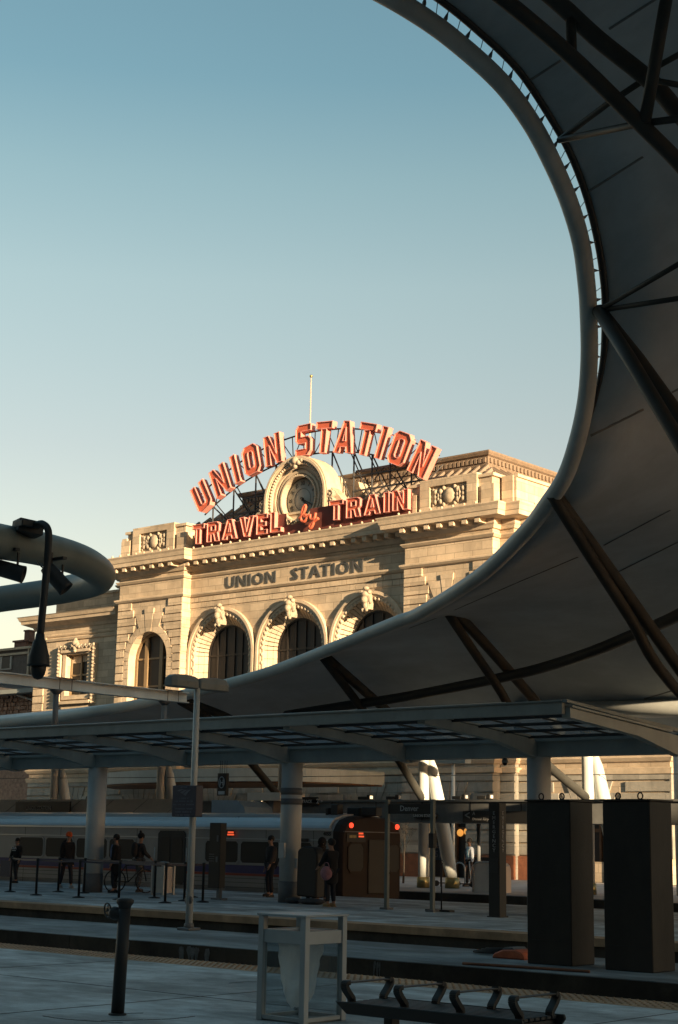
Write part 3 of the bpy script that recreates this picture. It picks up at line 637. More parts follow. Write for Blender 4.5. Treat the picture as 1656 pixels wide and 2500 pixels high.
# lamps glowing inside the doorway
for i, (x, y_) in enumerate(((1124, 2033), (1141, 2030), (1155, 2036), (1147, 2020))):
    p = atY(x, y_, 61.62); m_ = MB().ball((0, 0, 0), .16 if i != 2 else .21, 12, sc=(1, 1, 1.1)); m_.tube([(0, 0, .16), (0, 0, .5)], .015, 6, mi=1)
    t = thing('globe_lamp', ['warm globe lamp in the station doorway, leftmost of the four', 'narrow warm globe lamp second from the left in the station doorway', 'largest warm globe lamp, rightmost in the station doorway', 'topmost warm lamp in the station doorway'][i], 'lamp', p, group='warm lamps in the station doorway'); part('globe', m_, ['lampwarm', 'black'], t, local=True)
# curved white marquee over the entrance
mq = MB(); pts = [(-69, 60.9), (-66, 57.4), (-61, 55.2), (-56, 54.6), (-51.5, 55.2), (-49.6, 57.0), (-49.2, 60.9)]
sp_ = [Vector((p[0], p[1], 0)) for p in pts]; cv = spline(sp_, 8)
me_ = thing('entrance_marquee', 'curved white entrance canopy with dark underside on the station front', 'canopy', (-58, 58, 4.4))
mq.prism([(p.x, p.y) for p in cv], 4.55, 4.75, axis='z'); 
fa = MB()
for p, q in zip(cv, cv[1:]): fa.beam((p.x, p.y, 4.62), (q.x, q.y, 4.62), .12, .62)
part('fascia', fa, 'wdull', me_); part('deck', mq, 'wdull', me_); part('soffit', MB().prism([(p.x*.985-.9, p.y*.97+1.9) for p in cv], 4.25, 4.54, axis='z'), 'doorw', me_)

# ================================================================ the big roof sign
def glyph(c):
    G = {'I': (.26, [[(0,0),(0,1),(.26,1),(.26,0)]]),
     'U': (.72, [[(0,1),(0,.14),(.14,0),(.58,0),(.72,.14),(.72,1),(.46,1),(.46,.27),(.41,.22),(.31,.22),(.26,.27),(.26,1)]]),
     'N': (.76, [[(0,0),(0,1),(.25,1),(.51,.42),(.51,1),(.76,1),(.76,0),(.51,0),(.25,.58),(.25,0)]]),
     'O': (.74, [[(.15,0),(.59,0),(.74,.15),(.74,.85),(.59,1),(.15,1),(0,.85),(0,.15)], [(.31,.22),(.26,.28),(.26,.72),(.31,.78),(.43,.78),(.48,.72),(.48,.28),(.43,.22)]]),
     'S': (.68, [[(0,0),(.54,0),(.68,.14),(.68,.5),(.57,.61),(.25,.61),(.25,.78),(.68,.78),(.68,1),(.12,1),(0,.88),(0,.5),(.11,.39),(.43,.39),(.43,.22),(0,.22)]]),
     'T': (.72, [[(0,1),(.72,1),(.72,.77),(.485,.77),(.485,0),(.235,0),(.235,.77),(0,.77)]]),
     'A': (.82, [[(0,0),(.28,1),(.54,1),(.82,0),(.56,0),(.51,.18),(.31,.18),(.26,0)], [(.36,.38),(.46,.38),(.41,.68)]]),
     'R': (.74, [[(0,0),(0,1),(.58,1),(.72,.86),(.72,.52),(.62,.43),(.74,0),(.48,0),(.38,.38),(.25,.38),(.25,0)], [(.25,.58),(.47,.58),(.47,.8),(.25,.8)]]),
     'V': (.80, [[(0,1),(.26,1),(.4,.35),(.54,1),(.8,1),(.53,0),(.27,0)]]),
     'E': (.60, [[(0,0),(0,1),(.6,1),(.6,.78),(.25,.78),(.25,.61),(.52,.61),(.52,.4),(.25,.4),(.25,.22),(.6,.22),(.6,0)]]),
     'L': (.60, [[(0,0),(0,1),(.25,1),(.25,.22),(.6,.22),(.6,0)]])}
    return G[c]
def channel(c, org, ang, h, depth, sx=1.0, rim=.05):
    """channel letter: dark red face set back inside a pale rim; org = centre of the glyph, front plane at org.y"""
    w_, loops = glyph(c); ca, sa = math.cos(ang), math.sin(ang); mb = MB()
    def f(u, v, t): du, dv = (u-w_/2)*h*sx, (v-.5)*h; return (org[0]+du*ca+dv*sa, t, org[2]-du*sa+dv*ca)
    mb.prism(loops, org[1]+.10, org[1]+depth, fn=f)
    me = mb.mesh('letter', [M['signrim'], M['signred']])
    bm = bmesh.new(); bm.from_mesh(me); fr = [x for x in bm.faces if x.normal.y < -.9]
    r = bmesh.ops.inset_region(bm, faces=fr, thickness=rim, depth=0, use_even_offset=True)
    inner = [x for x in bm.faces if x.normal.y < -.9 and x not in set(r['faces'])]
    ex = bmesh.ops.extrude_face_region(bm, geom=list(r['faces']))
    for v in [g_ for g_ in ex['geom'] if isinstance(g_, bmesh.types.BMVert)]: v.co.y -= .07
    bmesh.ops.delete(bm, geom=list(r['faces']), context='FACES_ONLY')
    for x in inner:
        if x.is_valid: x.material_index = 1
    bmesh.ops.recalc_face_normals(bm, faces=bm.faces); bm.to_mesh(me); bm.free(); return me
RS = thing('arched_roof_sign', 'big arched sign of salmon red letters UNION STATION over the clock', 'sign', (XC, 62.6, 19.5))
RC, RZ, RR = XC, 7.45, 15.72
angs = [-30.5, -24.4, -19.7, -15.0, -8.8, -.4, 5.0, 10.6, 16.1, 20.3, 25.0, 31.2]
lm = []
for c, a in zip('UNIONSTATION', angs):
    t = math.radians(a); p = (RC+RR*math.sin(t), 62.45, RZ+RR*math.cos(t)); me = channel(c, p, t, 1.76, .42, .93, .035)
    off = RS.location; me.transform(Matrix.Translation(-off)); o = bpy.data.objects.new('letter', me); SC.collection.objects.link(o); o.parent = RS; o['label'] = 'channel letter '+c
fr = MB(); r_ = .045
def AP(R, a, y=63.05): t = math.radians(a); return Vector((RC+R*math.sin(t), y, RZ+R*math.cos(t)))
for R in (RR-.72, RR+.55): fr.tube([AP(R, a) for a in range(-33, 35, 2)], r_, 6)
k = 0
for a in range(-32, 34, 3):
    fr.tube([AP(RR-.72, a), AP(RR+.55, a)], .03, 5); fr.tube([AP(RR-.72, a if k else a+3), AP(RR+.55, a+3 if k else a)], .028, 5); k ^= 1
for a in (-30, -23, -16, -10, 6, 12, 17, 22, 28, 33):
    p = AP(RR-.72, a); fr.tube([p, (p.x, p.y, 19.0)], .05, 6)
    fr.tube([p, (p.x, p.y+2.2, 19.3)], .045, 6)
    if abs(a) > 8: q = AP(RR-.72, a-6 if a < 0 else a+(-6)); fr.tube([(p.x, p.y, 19.2), q], .035, 5)
for x0_, x1_, z in ((-63.5, -59.4, 19.75), (-61.5, -58.9, 20.6), (-53.3, -47.0, 19.95), (-53.3, -49.2, 20.75)):
    fr.beam((x0_, 63.05, z), (x1_, 63.05, z), .08, .08)
for x0_, z0_, x1_, z1_ in ((-53.2, 19.2, -51.2, 21.0), (-51.2, 19.2, -53.2, 21.0), (-51.1, 19.2, -49.2, 20.9), (-49.2, 19.2, -51.1, 20.9), (-49.1, 19.2, -47.3, 20.6), (-61.4, 19.2, -59.3, 20.7), (-59.3, 19.2, -61.3, 20.7)):
    fr.tube([(x0_, 63.1, z0_), (x1_, 63.1, z1_)], .03, 5)
part('frame', fr, 'frame', RS)
part('catwalk', MB().box(-53.2, -49.6, 63.15, 63.9, 20.98, 21.12).box(-60.9, -58.7, 63.15, 63.9, 20.78, 20.9), 'roofd', RS)
LS = thing('travel_by_train_sign', 'long low sign of red letters TRAVEL by TRAIN standing along the cornice under the clock', 'sign', (XC, 61.7, 17.65))
for bx0, bx1, bz in ((-63.5, -56.5, 18.85), (-56.49, -54.8, 18.2), (-54.79, -47.9, 18.9)): part('backing_panel', MB().box(bx0, bx1, 61.32, 61.36, 17.7, bz), 'signback', LS)
def word(s_, xa, xb, z0, h, y):
    ws = [glyph(c)[0] for c in s_]; gap = .17; tot = sum(ws)+gap*(len(s_)-1); k = (xb-xa)/(tot*h); x = xa
    for c, w_ in zip(s_, ws):
        me = channel(c, (x+w_*h*k/2, y, z0+h/2), 0, h, .3, k, .03); me.transform(Matrix.Translation(-LS.location)); o = bpy.data.objects.new('letter', me); SC.collection.objects.link(o); o.parent = LS; o['label'] = 'red letter '+c; x += (w_+gap)*h*k
word('TRAVEL', -63.45, -56.6, 17.84, 1.12, 61.0); word('TRAIN', -53.2, -47.95, 18.0, 1.05, 61.0)
by = MB()
def BP(u, v): return (-55.35+u*1.1, 60.95, 17.85+v*.82)
by.tube(spline([BP(*p) for p in ((.12,.62),(.3,.75),(.52,1.22),(.5,1.42),(.36,1.25),(.26,.62),(.3,.42),(.48,.38),(.62,.56),(.55,.78),(.42,.72),(.62,.64),(.8,.74))], 6), .085, 7)
by.tube(spline([BP(*p) for p in ((.84,.78),(.86,.5),(1.0,.42),(1.14,.6),(1.18,.82),(1.12,.42),(.98,-.02),(.84,-.12),(.84,.06),(1.1,.28),(1.36,.44))], 6), .085, 7)
part('script_word', by, 'signred', LS, label='script lettering by')
# flagpole
FP = thing('flagpole', 'thin pale flagpole rising behind the roof sign', 'flagpole', (atY(757, 1060, 70).x, 70, 20.9)); pt_ = atY(762, 921, 70); pb_ = atY(757, 1060, 70)
part('pole', MB().tube([(pb_.x, 70, 20.9), (pb_.x, 70, pt_.z)], [.07, .03], 8), 'trim', FP); part('finial', MB().ball((pb_.x, 70, pt_.z+.08), .1, 10), 'brass', FP)
# neighbouring old house at the left edge
NB = thing('stone_house', 'old rough pink stone house with slate roof left of the station', 'building', (-88, 68, 0))
part('wall', MB().box(-98, -81.4, 66.6, 78, 0, 11.0), 'rubble', NB, bev=.02)
rbb = MB(); rnd = random.Random(5)
for i in range(60):
    for j in range(9):
        x = -93+i*.2+rnd.uniform(-.05, .05)+(j % 2)*.1; rbb.box(x, x+.17+rnd.random()*.06, 66.6-.04-rnd.random()*.16, 66.6, 8.4+j*.27, 8.4+j*.27+.22)
part('rough_masonry', rbb, 'rubble', NB)
hr = MB().prism([(65.6, 11.0), (72, 13.9), (79, 11.0)], -98, -81.6, axis='x'); part('roof', hr, 'slate', NB)
part('eaves', MB().box(-98, -81.5, 65.5, 66.6, 10.72, 10.99), 'wdull', NB)
dm = MB().box(-95, -84.6, 67.2, 71, 12.0, 13.9); d1 = part('dormer', dm, 'slate', NB)
part('trim', MB().box(-95, -84.4, 67.0, 71.2, 13.9, 14.05).box(-84.75, -84.6, 67.1, 67.2, 12.1, 13.9).box(-95, -84.6, 67.08, 67.19, 13.55, 13.7), 'trim', d1)
part('window', MB().box(-88.6, -87.7, 67.1, 67.19, 12.7, 13.45).box(-87.5, -86.6, 67.1, 67.19, 12.7, 13.45), 'glassd', d1); part('window_frame', MB().box(-88.7, -86.5, 67.12, 67.195, 12.6, 12.69).box(-87.7, -87.5, 67.1, 67.195, 12.7, 13.5).box(-86.6, -86.45, 67.1, 67.195, 12.6, 13.5), 'shoew', d1)
part('dark_wall', MB().box(-84.4, -81.6, 68.5, 72, 12.0, 13.9), 'slate', NB)
ch = MB().box(-86.9, -85.7, 67.6, 68.3, 14.06, 14.5).box(-87.0, -85.6, 67.5, 68.4, 14.5, 14.62); ch.box(-86.0, -85.5, 67.7, 68.2, 14.5, 15.2); ch.box(-86.05, -85.45, 67.65, 68.25, 15.2, 15.3); part('chimney', ch, 'brick', NB)
part('downpipe', MB().tube([(-84.5, 66.3, 11.2), (-84.5, 66.3, 10.7), (-82.0, 66.3, 10.1), (-81.9, 66.3, 8)], .09, 8), 'shoew', NB)

def _move(o):
    for c in o.children:
        off = Vector(NB.location)
        for v in c.data.vertices: w = v.co+off; v.co = Vector((w.x*.968, w.y-2.55, 1.65+(w.z-1.65)*.968))-off
        _move(c)
_move(NB)
# ================================================================ the train hall roof: edge pipe, fabric, ribs, columns
PX = [(-900,1800,72),(-300,1790,68),(60,1760,64),(245,1736,60),(398,1708,58.6),(628,1651,56),(812,1583,52.5),(967,1520,49),(1028,1496,47.5),(1174,1404,43),(1283,1299,40.3),(1337,1229,38.5),(1380,1163,37.5),(1410,1075,36.8),(1431,975,36.2),(1439,869,35.6),(1437,763,35),(1432,690,34.5),(1419,594,33.9),(1390,495,33.2),(1348,396,32.2),(1295,297,31.2),(1220,198,30.2),(1110,99,29.2),(1014,30,28.3),(900,-35,27.3),(760,-100,26),(560,-170,24.5)]
EP = [atD(*p) for p in PX]
HR = thing('train_hall_roof', 'huge pale fabric and tube roof with a curved pipe edge, filling the right side', 'roof', (-28, 44, 0))
EC = spline(EP, 6); part('edge_pipe', MB().tube(EC, .205, 20), 'hallp', HR)
OUT = [(-75,48,5),(-68,48,5),(-62,48,5),(-54,48,5),(-50,48,5),(-45,48,5.1),(-38,48,5.2),(-33,48,5.2),(-30.5,48,5.2),(-25,48,5.2),(-21.5,48,5.2),(-18,48,5.4),(-13,48,5.8),(-8,47.5,6.5),(-3,46.5,7.5),(1,45,8.7),(4,43,10.2),(5,41.7,11.2),(6,40,12.3),(7,37,13.8),(8,34,15.0),(9,31,16.2),(10,27.5,17.2),(10,23,17.8),(10,18,18.2),(10,12,18.2),(10,6,17.8),(10,-2,17)]
# upper part: the fabric starts behind a gap, at its own edge tube
GP = [(-1,-1)]*0
EDGE2 = {14:(1450,990),15:(1474,869),16:(1478,755),17:(1475,690),18:(1461,594),19:(1433,480),20:(1391,370),21:(1333,268),22:(1262,165),23:(1163,70),24:(1070,-5),25:(960,-75),26:(820,-140),27:(620,-220)}
INN = []
for i, p in enumerate(PX):
    if i in EDGE2: q = EDGE2[i]; INN.append(atD(q[0], q[1], p[2]+.5))
    else: INN.append(EP[i]+Vector((.05, .12, -.02)))
IC = spline(INN, 6); OC = spline([Vector(o) for o in OUT], 6)
NT = 18; vs_ = []
for i in range(len(IC)):
    for k in range(NT+1):
        t = k/NT; p = IC[i].lerp(OC[i], t); p.z += 1.5*4*t*(1-t)*(.75 if i < 80 else 1.0); vs_.append(p)
fb = MB(); fb.add(vs_, [(i*(NT+1)+k, (i+1)*(NT+1)+k, (i+1)*(NT+1)+k+1, i*(NT+1)+k+1) for i in range(len(IC)-1) for k in range(NT)], smooth=True)
me = fb.mesh('fabric', []); BV = BVHTree.FromPolygons([v[:] for v in vs_], [f for f in fb.f])
fo = part('fabric', me, 'fabric', HR); so_ = fo.modifiers.new('thick', 'SOLIDIFY'); so_.thickness = .02
ei = [i for i in range(len(IC)) if i >= 13.2*6]
et = [IC[i] for i in ei]; part('fabric_edge_tube', MB().tube(et, [.03+.06*min(1, k/12) for k in range(len(et))], 10), 'black', HR)
# lacing between pipe and fabric edge
lc = MB(); 
i0 = int(14.3*6)
def nearest(p): return min(EC, key=lambda q: (q-p).length)
fine = spline([IC[i] for i in range(i0, len(IC))], 6); acc = 0; last = None; n_ = 0
for a, b in zip(fine, fine[1:]):
    acc += (b-a).length
    if acc > .34:
        acc = 0; n_ += 1; q = nearest(a); q2 = nearest(a+(b-a).normalized()*(.16 if n_ % 2 else -.0))
        # refine nearest point on the pipe
        if n_ % 2: m_ = a.lerp(q2, .5); lc.tube([a, a.lerp(q2, .25), m_, a.lerp(q2, .8), q2], [.008, .012, .045, .02, .006], 6)
        else: lc.tube([a, q], .009, 5)
part('edge_lacing', lc, 'mgrey', HR)
def chord(pts, r, nm='rib', m='ribshade'): part(nm, MB().tube(pts, r, 12), m, HR)
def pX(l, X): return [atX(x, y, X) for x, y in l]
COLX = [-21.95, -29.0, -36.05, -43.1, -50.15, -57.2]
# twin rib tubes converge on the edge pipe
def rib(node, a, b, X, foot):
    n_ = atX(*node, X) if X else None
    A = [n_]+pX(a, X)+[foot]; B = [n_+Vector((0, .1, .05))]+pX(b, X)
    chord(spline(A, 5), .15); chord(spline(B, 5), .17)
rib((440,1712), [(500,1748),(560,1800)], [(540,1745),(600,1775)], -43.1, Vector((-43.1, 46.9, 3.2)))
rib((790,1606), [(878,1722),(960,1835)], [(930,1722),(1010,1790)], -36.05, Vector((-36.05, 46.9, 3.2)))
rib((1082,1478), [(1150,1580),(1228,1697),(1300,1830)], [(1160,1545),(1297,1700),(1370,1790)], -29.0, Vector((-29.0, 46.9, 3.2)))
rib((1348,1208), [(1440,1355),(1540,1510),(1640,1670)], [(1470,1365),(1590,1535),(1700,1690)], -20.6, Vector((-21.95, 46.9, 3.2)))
# upper nodes
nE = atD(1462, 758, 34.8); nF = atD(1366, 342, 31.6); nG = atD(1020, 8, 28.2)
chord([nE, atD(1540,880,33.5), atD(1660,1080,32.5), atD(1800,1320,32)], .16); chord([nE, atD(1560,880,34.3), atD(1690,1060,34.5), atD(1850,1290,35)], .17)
part('strut', MB().tube([nE, atD(1700, 620, 32)], .06, 10), 'ribshade', HR); part('strut', MB().tube([nE, atD(1700, 722, 33)], .06, 10), 'ribshade', HR)
part('strut', MB().tube([nF, atD(1482, 255, 30), atD(1565, 200, 29)], .065, 10), 'ribshade', HR); part('strut', MB().tube([nF, atD(1560, 302, 28.6), atD(1700, 285, 27.5)], .07, 10), 'ribshade', HR)
part('strut', MB().tube([atD(1590,195,28.6), atD(1700,215,28.6)], .06, 10), 'ribshade', HR); part('strut', MB().tube([atD(1600,165,28.6), atD(1700,110,28.6)], .06, 10), 'ribshade', HR)
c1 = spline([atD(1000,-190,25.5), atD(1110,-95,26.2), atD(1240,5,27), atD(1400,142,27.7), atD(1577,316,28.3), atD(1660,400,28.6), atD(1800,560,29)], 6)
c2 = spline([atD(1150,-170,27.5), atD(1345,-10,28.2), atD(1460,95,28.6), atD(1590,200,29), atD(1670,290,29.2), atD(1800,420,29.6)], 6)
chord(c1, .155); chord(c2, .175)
part('strut', MB().tube([atD(1632,-30,27.5), atD(1604,130,27.8), atD(1574,300,28.2)], .12, 10), 'ribshade', HR)
part('strut', MB().tube([atD(1394,42,28.4), atD(1396,125,27.8)], .10, 10), 'ribshade', HR)
part('purlin', MB().tube(spline([atY(700,1745,45), atY(850,1722,43.5), atY(1000,1699,43), atY(1262,1646,42), atY(1420,1600,40.6), atY(1558,1545,39.5), atY(1656,1502,38), atY(1760,1440,37)], 6), .17, 12), 'ribshade', HR)
# seams, laid on the fabric where it hangs
cam0 = CAM
def seam(pts):
    out = []
    for (a, b) in zip(pts, pts[1:]):
        for k in range(8):
            t = k/8; d = _ray(a[0]+(b[0]-a[0])*t, a[1]+(b[1]-a[1])*t).normalized(); h = BV.ray_cast(cam0, d)
            if h[0] is not None: out.append(h[0]-d*.02)
    if len(out) > 2: part('seam', MB().tube(out, .034, 5), 'seam', HR)
for s_ in ([(560,1672),(800,1600)], [(1000,1532),(1076,1504)], [(1110,1488),(1270,1418),(1432,1350)], [(1475,1330),(1660,1232)], [(1442,1064),(1590,990)], [(1640,958),(1660,948)], [(1432,470),(1590,370)], [(1295,195),(1380,140)], [(1488,70),(1620,-15)], [(1500,1400),(1700,1300)], [(1574,1706),(1660,1680)]): seam(s_)
# columns: two legs with brass sleeves and a raking strut
for i, X in enumerate(COLX):
    c = MB(); c.tube([(X, 47.0, .35), (X, 47.0, 4.5), (X, 46.9, 5.5)], [.19, .21, .19], 16); part('column', c, 'white', HR)
    c = MB(); b0, t0 = Vector((X+.85, 47.6, .35)), Vector((X+.16, 47.1, 4.95)); c.tube([b0, b0.lerp(t0, .15), b0.lerp(t0, .5), b0.lerp(t0, .85), t0], [.20, .25, .27, .2, .05], 16); part('raking_leg', c, 'white', HR)
    s_ = MB(); s_.lathe([(.235, .001), (.235, .38), (.20, .385)], (X, 47.0, 0), 18); s_.lathe([(.27, .001), (.26, .38), (.22, .385)], (X+.87, 47.6, 0), 18); part('brass_sleeve', s_, 'brass', HR)
part('eaves_pipe', MB().tube([atY(1250,1738,46), atY(1656,1729,46), atY(1656,1729,46)+Vector((14, 0, 0))], .29, 16), 'white', HR)
part('eaves_pipe', MB().tube([atY(1300,1778,48), atY(1640,1773,48), atY(1640,1773,48)+Vector((14, 0, 0))], .23, 16), 'white', HR)
part('strut', MB().tube([atY(1538,1748,46.5), atY(1538,1772,47.6)], .05, 8), 'dgrey', HR)
p = atZ(1668, 2187, 0); part('column', MB().tube([(p.x, p.y, 0), (p.x, p.y, 5.4)], .22, 16), 'white', HR)
# ================================================================ hairpin pipe at upper left with its lamps and camera
LP = [(-900,1090,13.5),(-500,1190,15),(-250,1262,16.6),(-100,1300,17.5),(0,1322,18.3),(100,1340,19.1),(184,1363,20),(232,1388,20.9),(246,1407,21.8),(232,1421,22.7),(184,1434,23.5),(122,1446,24.2),(0,1463,25.2),(-150,1487,26.4),(-400,1530,28.5),(-900,1600,33)]
LPp = [atD(*q) for q in LP]; LT = thing('hairpin_roof_pipe', 'thick grey roof pipe bent back on itself, against the sky at left', 'pipe', LPp[0]*1.0)
LT.location.z = 0
part('pipe', MB().tube(spline(LPp, 8), .205, 24), 'pipeg', LT)
for i in (0, 15): q = LPp[i]; part('mast', MB().tube([(q.x, q.y, 0), (q.x, q.y, q.z+.1)], .2, 14), 'white', LT)
def spot(px, py, d, ax, lab):
    c = atD(px, py, d); t = thing('spotlight', lab, 'spotlight', c, group='spotlights under the hairpin pipe'); a = Vector(ax).normalized()
    part('housing', MB().lathe([(.02, -.2), (.08, -.19), (.095, -.12), (.098, .13), (.103, .18), (.085, .185), (.08, .14), (.001, .14)], (0,0,0), 18, axis=a), 'dgrey', t, local=True)
    b = MB(); r = a.cross(Vector((0,0,1))).normalized()
    for s_ in (-1, 1): b.beam(r*s_*.0+a*(.1*s_)+Vector((0,0,.10)), a*(.1*s_)+Vector((0,0,.24)), .02, .02)
    b.box(-.14, .14, -.03, .03, .22, .25); part('bracket', b, 'black', t, local=True)
spot(22, 1393, 18.3, RT*.9-Vector((0,0,1))*.25, 'grey cylinder spotlight under the pipe, cut by the left picture edge'); spot(138, 1412, 18.9, RT*.75-Vector((0,0,1))*.8, 'dark cylinder spotlight pointing down beside the camera pole')
cc = thing('dome_camera', 'dark dome security camera hanging on a curved pole from the pipe', 'security camera', atD(98, 1550, 17.9))
cl = MB(); q = atD(68, 1288, 18.4)
cl.beam(atD(38,1283,18.3), atD(98,1296,18.4), .26, .16); cl.beam(atD(45,1278,18.2), atD(92,1284,18.3), .2, .08); part('clamp', cl, 'dgrey', cc, bev=.01)
pl = spline([atD(88,1282,18.2), atD(104,1279,18.1), atD(118,1295,18), atD(118,1340,18), atD(113,1400,18), atD(98,1556,17.9)], 7)
part('pole', MB().tube(pl, .042, 12), 'dgrey', cc)
part('cable', MB().tube(spline([atD(92,1372,18.2), atD(105,1386,18.1), atD(117,1384,18.0)], 6), .008, 6), 'black', cc)
b0 = atD(98, 1556, 17.9)
part('hood', MB().lathe([(.048, .04), (.055, -.02), (.075, -.05), (.09, -.12), (.118, -.22), (.125, -.30), (.128, -.32), (.10, -.325)], b0, 24), 'dgrey', cc)
part('dome', MB().lathe([(.088, -.30), (.088, -.36), (.075, -.42), (.045, -.46), (.001, -.475)], b0, 24), 'glassd', cc)
# ================================================================ steel beam on stub posts (standing on the glass canopy)
bm_ = thing('steel_beam', 'long pale steel I-beam raised on short posts above the glass canopy', 'beam', (-36.5, 30, 4.4)); BX = -36.5
za, zb_ = atX(0, 1654, BX), atX(434, 1697, BX)
zb_mean = (atX(140,1672,BX).z+atX(408,1697,BX).z)/2
A_ = Vector((BX, za.y-3, zb_mean)); B_ = Vector((BX, zb_.y+.4, zb_mean))
be = MB(); be.beam(A_+Vector((0,0,.15)), B_+Vector((0,0,.15)), .26, .03); be.beam(A_-Vector((0,0,.15)), B_-Vector((0,0,.15)), .26, .03); be.beam(A_, B_, .02, .27); part('beam', be, 'white', bm_)
for x in (139, 404):
    c = atX(x, 1672, BX); b = MB(); zt_ = zb_mean-.17; b.tube([(BX, c.y, 4.2), (BX, c.y, zt_-.1)], .085, 12); b.lathe([(.085, -.14), (.2, -.02), (.2, 0)], (BX, c.y, zt_), 12); b.box(BX-.18, BX+.18, c.y-.18, c.y+.18, 4.28, 4.33); part('post', b, 'mgrey', bm_)
    b = MB(); b.box(BX+.131, BX+.139, c.y-.01, c.y+.01, zb_mean-.16, zb_mean+.16); b.box(BX+.131, BX+.139, c.y+.45, c.y+.47, zb_mean-.16, zb_mean+.16); b.box(BX-.2, BX+.2, c.y-.1, c.y+.6, zb_mean+.165, zb_mean+.185); part('splice', b, 'black', bm_)
# ================================================================ glass butterfly canopy on the far platform
GC = thing('glass_platform_canopy', 'long white steel and glass platform canopy sloping down to round columns', 'canopy', (-29, 32, 0))
YF, YV, YB, ZF, ZV = 27.4, 32.0, 36.6, 4.42, 4.14
XR, XL = -17.5, -76
def rafter(x, depth_v=.45, depth_t=.2, w_=.2):
    m_ = MB()
    for ye in (YF, YB):
        s_ = 1 if ye > YV else -1
        m_.prism([(YV+.06*s_, ZV-.08), (ye, ZF-.06), (ye, ZF-.06-depth_t), (ye-(ye-YV)*.6, (ZF+ZV)/2-.33), (YV+.06*s_, ZV-.08-depth_v)], x-w_/2, x+w_/2, axis='x')
        m_.prism([(YV+.5*s_, ZV-.03), (ye, ZF-.055), (ye, ZF-.02), (YV+.5*s_, ZV+.02)], x-w_*.8, x+w_*.8, axis='x')
    return m_
k = 0; x = XR+.1
GCOL = [-21.1-7.93*i for i in range(7)]
xs = [XR+.1]
for c in GCOL: xs += [c+3.96 if c+3.96 < XR-1.5 else None, c]
xs.append(GCOL[-1]-3.9)
for x in xs:
    if x is not None: part('rafter', rafter(x), 'rafter', GC)
vb = MB(); vb.box(XL, XR, YV-.22, YV+.22, ZV-.47, ZV-.12); vb.box(XL, XR, YV-.3, YV+.3, ZV-.12, ZV-.05); part('valley_beam', vb, 'rafter', GC)
fc = MB(); fc.box(XL, XR+.08, YF-.12, YF, ZF-.19, ZF+.06); fc.box(XL, XR+.08, YF-.16, YF+.02, ZF+.06, ZF+.09); fc.box(XL, XR+.08, YB, YB+.12, ZF-.26, ZF+.06); 
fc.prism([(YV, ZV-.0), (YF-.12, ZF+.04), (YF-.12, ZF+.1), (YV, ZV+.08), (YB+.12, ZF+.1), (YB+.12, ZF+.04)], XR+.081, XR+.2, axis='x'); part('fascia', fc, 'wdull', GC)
gt = MB(); gt.tube([(XL, YF+.9, ZF+.16), (XR-2.0, YF+.9, ZF+.16)], .05, 8)
for i in range(18): gt.box(XR-2.6-i*3.1, XR-2.5-i*3.1, YF+.86, YF+.94, ZF-.1, ZF+.14)
gt.box(XL, XR-1, YF+.3, YF+.36, ZF-.02, ZF+.05); part('conduit', gt, 'white', GC)
zl = lambda y: ZV+(ZF-ZV)*abs(y-YV)/(YV-YF)
pn = MB()
for s_ in (-1, 1):
    for i, t in enumerate((.12, .34, .56, .78, .97)):
        y = YV+s_*4.6*t; pn.box(XL, XR, y-.03, y+.03, zl(y)-.10, zl(y)-.035)
x = XR-1.3
while x > XL: 
    for s_, ye in ((-1, YF), (1, YB)): pn.beam((x, YV+s_*.5, zl(YV+.5)-.055), (x, ye, ZF-.055), .03, .035)
    x -= 1.32
part('glazing_bar_grid', pn, 'dgrey', GC)
gp = MB()
for s_, ye in ((-1, YF), (1, YB)):
    gp.add([(XL, YV+s_*.3, zl(YV+.3)-.01), (XR, YV+s_*.3, zl(YV+.3)-.01), (XR, ye-s_*.02, ZF-.01), (XL, ye-s_*.02, ZF-.01)], [(0,1,2,3)])
part('glass_panels', gp, 'roofglass', GC)
for i, x in enumerate(GCOL):
    c = MB(); c.lathe([(.285, .55), (.285, ZV-.47)], (x, YV, 0), 28); part('column', c, 'white', GC)
    c = MB(); c.lathe([(.30, 0), (.30, .55), (.285, .555)], (x, YV, 0), 28); part('column_base', c, 'mgrey', GC)
c = MB(); x = GCOL[1]; c.box(x-.1, x+.1, YV-.37, YV-.27, 1.15, 1.55); c.box(x+.24, x+.33, YV-.1, YV+.1, .9, 1.15); part('junction_box', c, 'white', GC, bev=.01)
c = MB(); c.lathe([(.292, 2.56), (.292, 2.72)], (x, YV, 0), 28); c.lathe([(.292, 2.82), (.292, 3.0)], (x, YV, 0), 28); part('grey_band', c, 'mgrey', GC)
t = thing('ceiling_camera', 'small white dome camera on a bracket below the glass canopy at the right column', 'security camera', atY(1233, 1858, 32)); 
m_ = MB(); m_.lathe([(.05, .06), (.075, 0), (.07, -.04)], (0,0,0), 14); part('housing', m_, 'wdull', t, local=True); part('dome', MB().ball((0,0,-.05), .06, 12), 'glassd', t, local=True)
part('bracket', MB().tube([(0,0,.05), (0,0,.12), (.35,0,.12)], .018, 6), 'wdull', t, local=True)
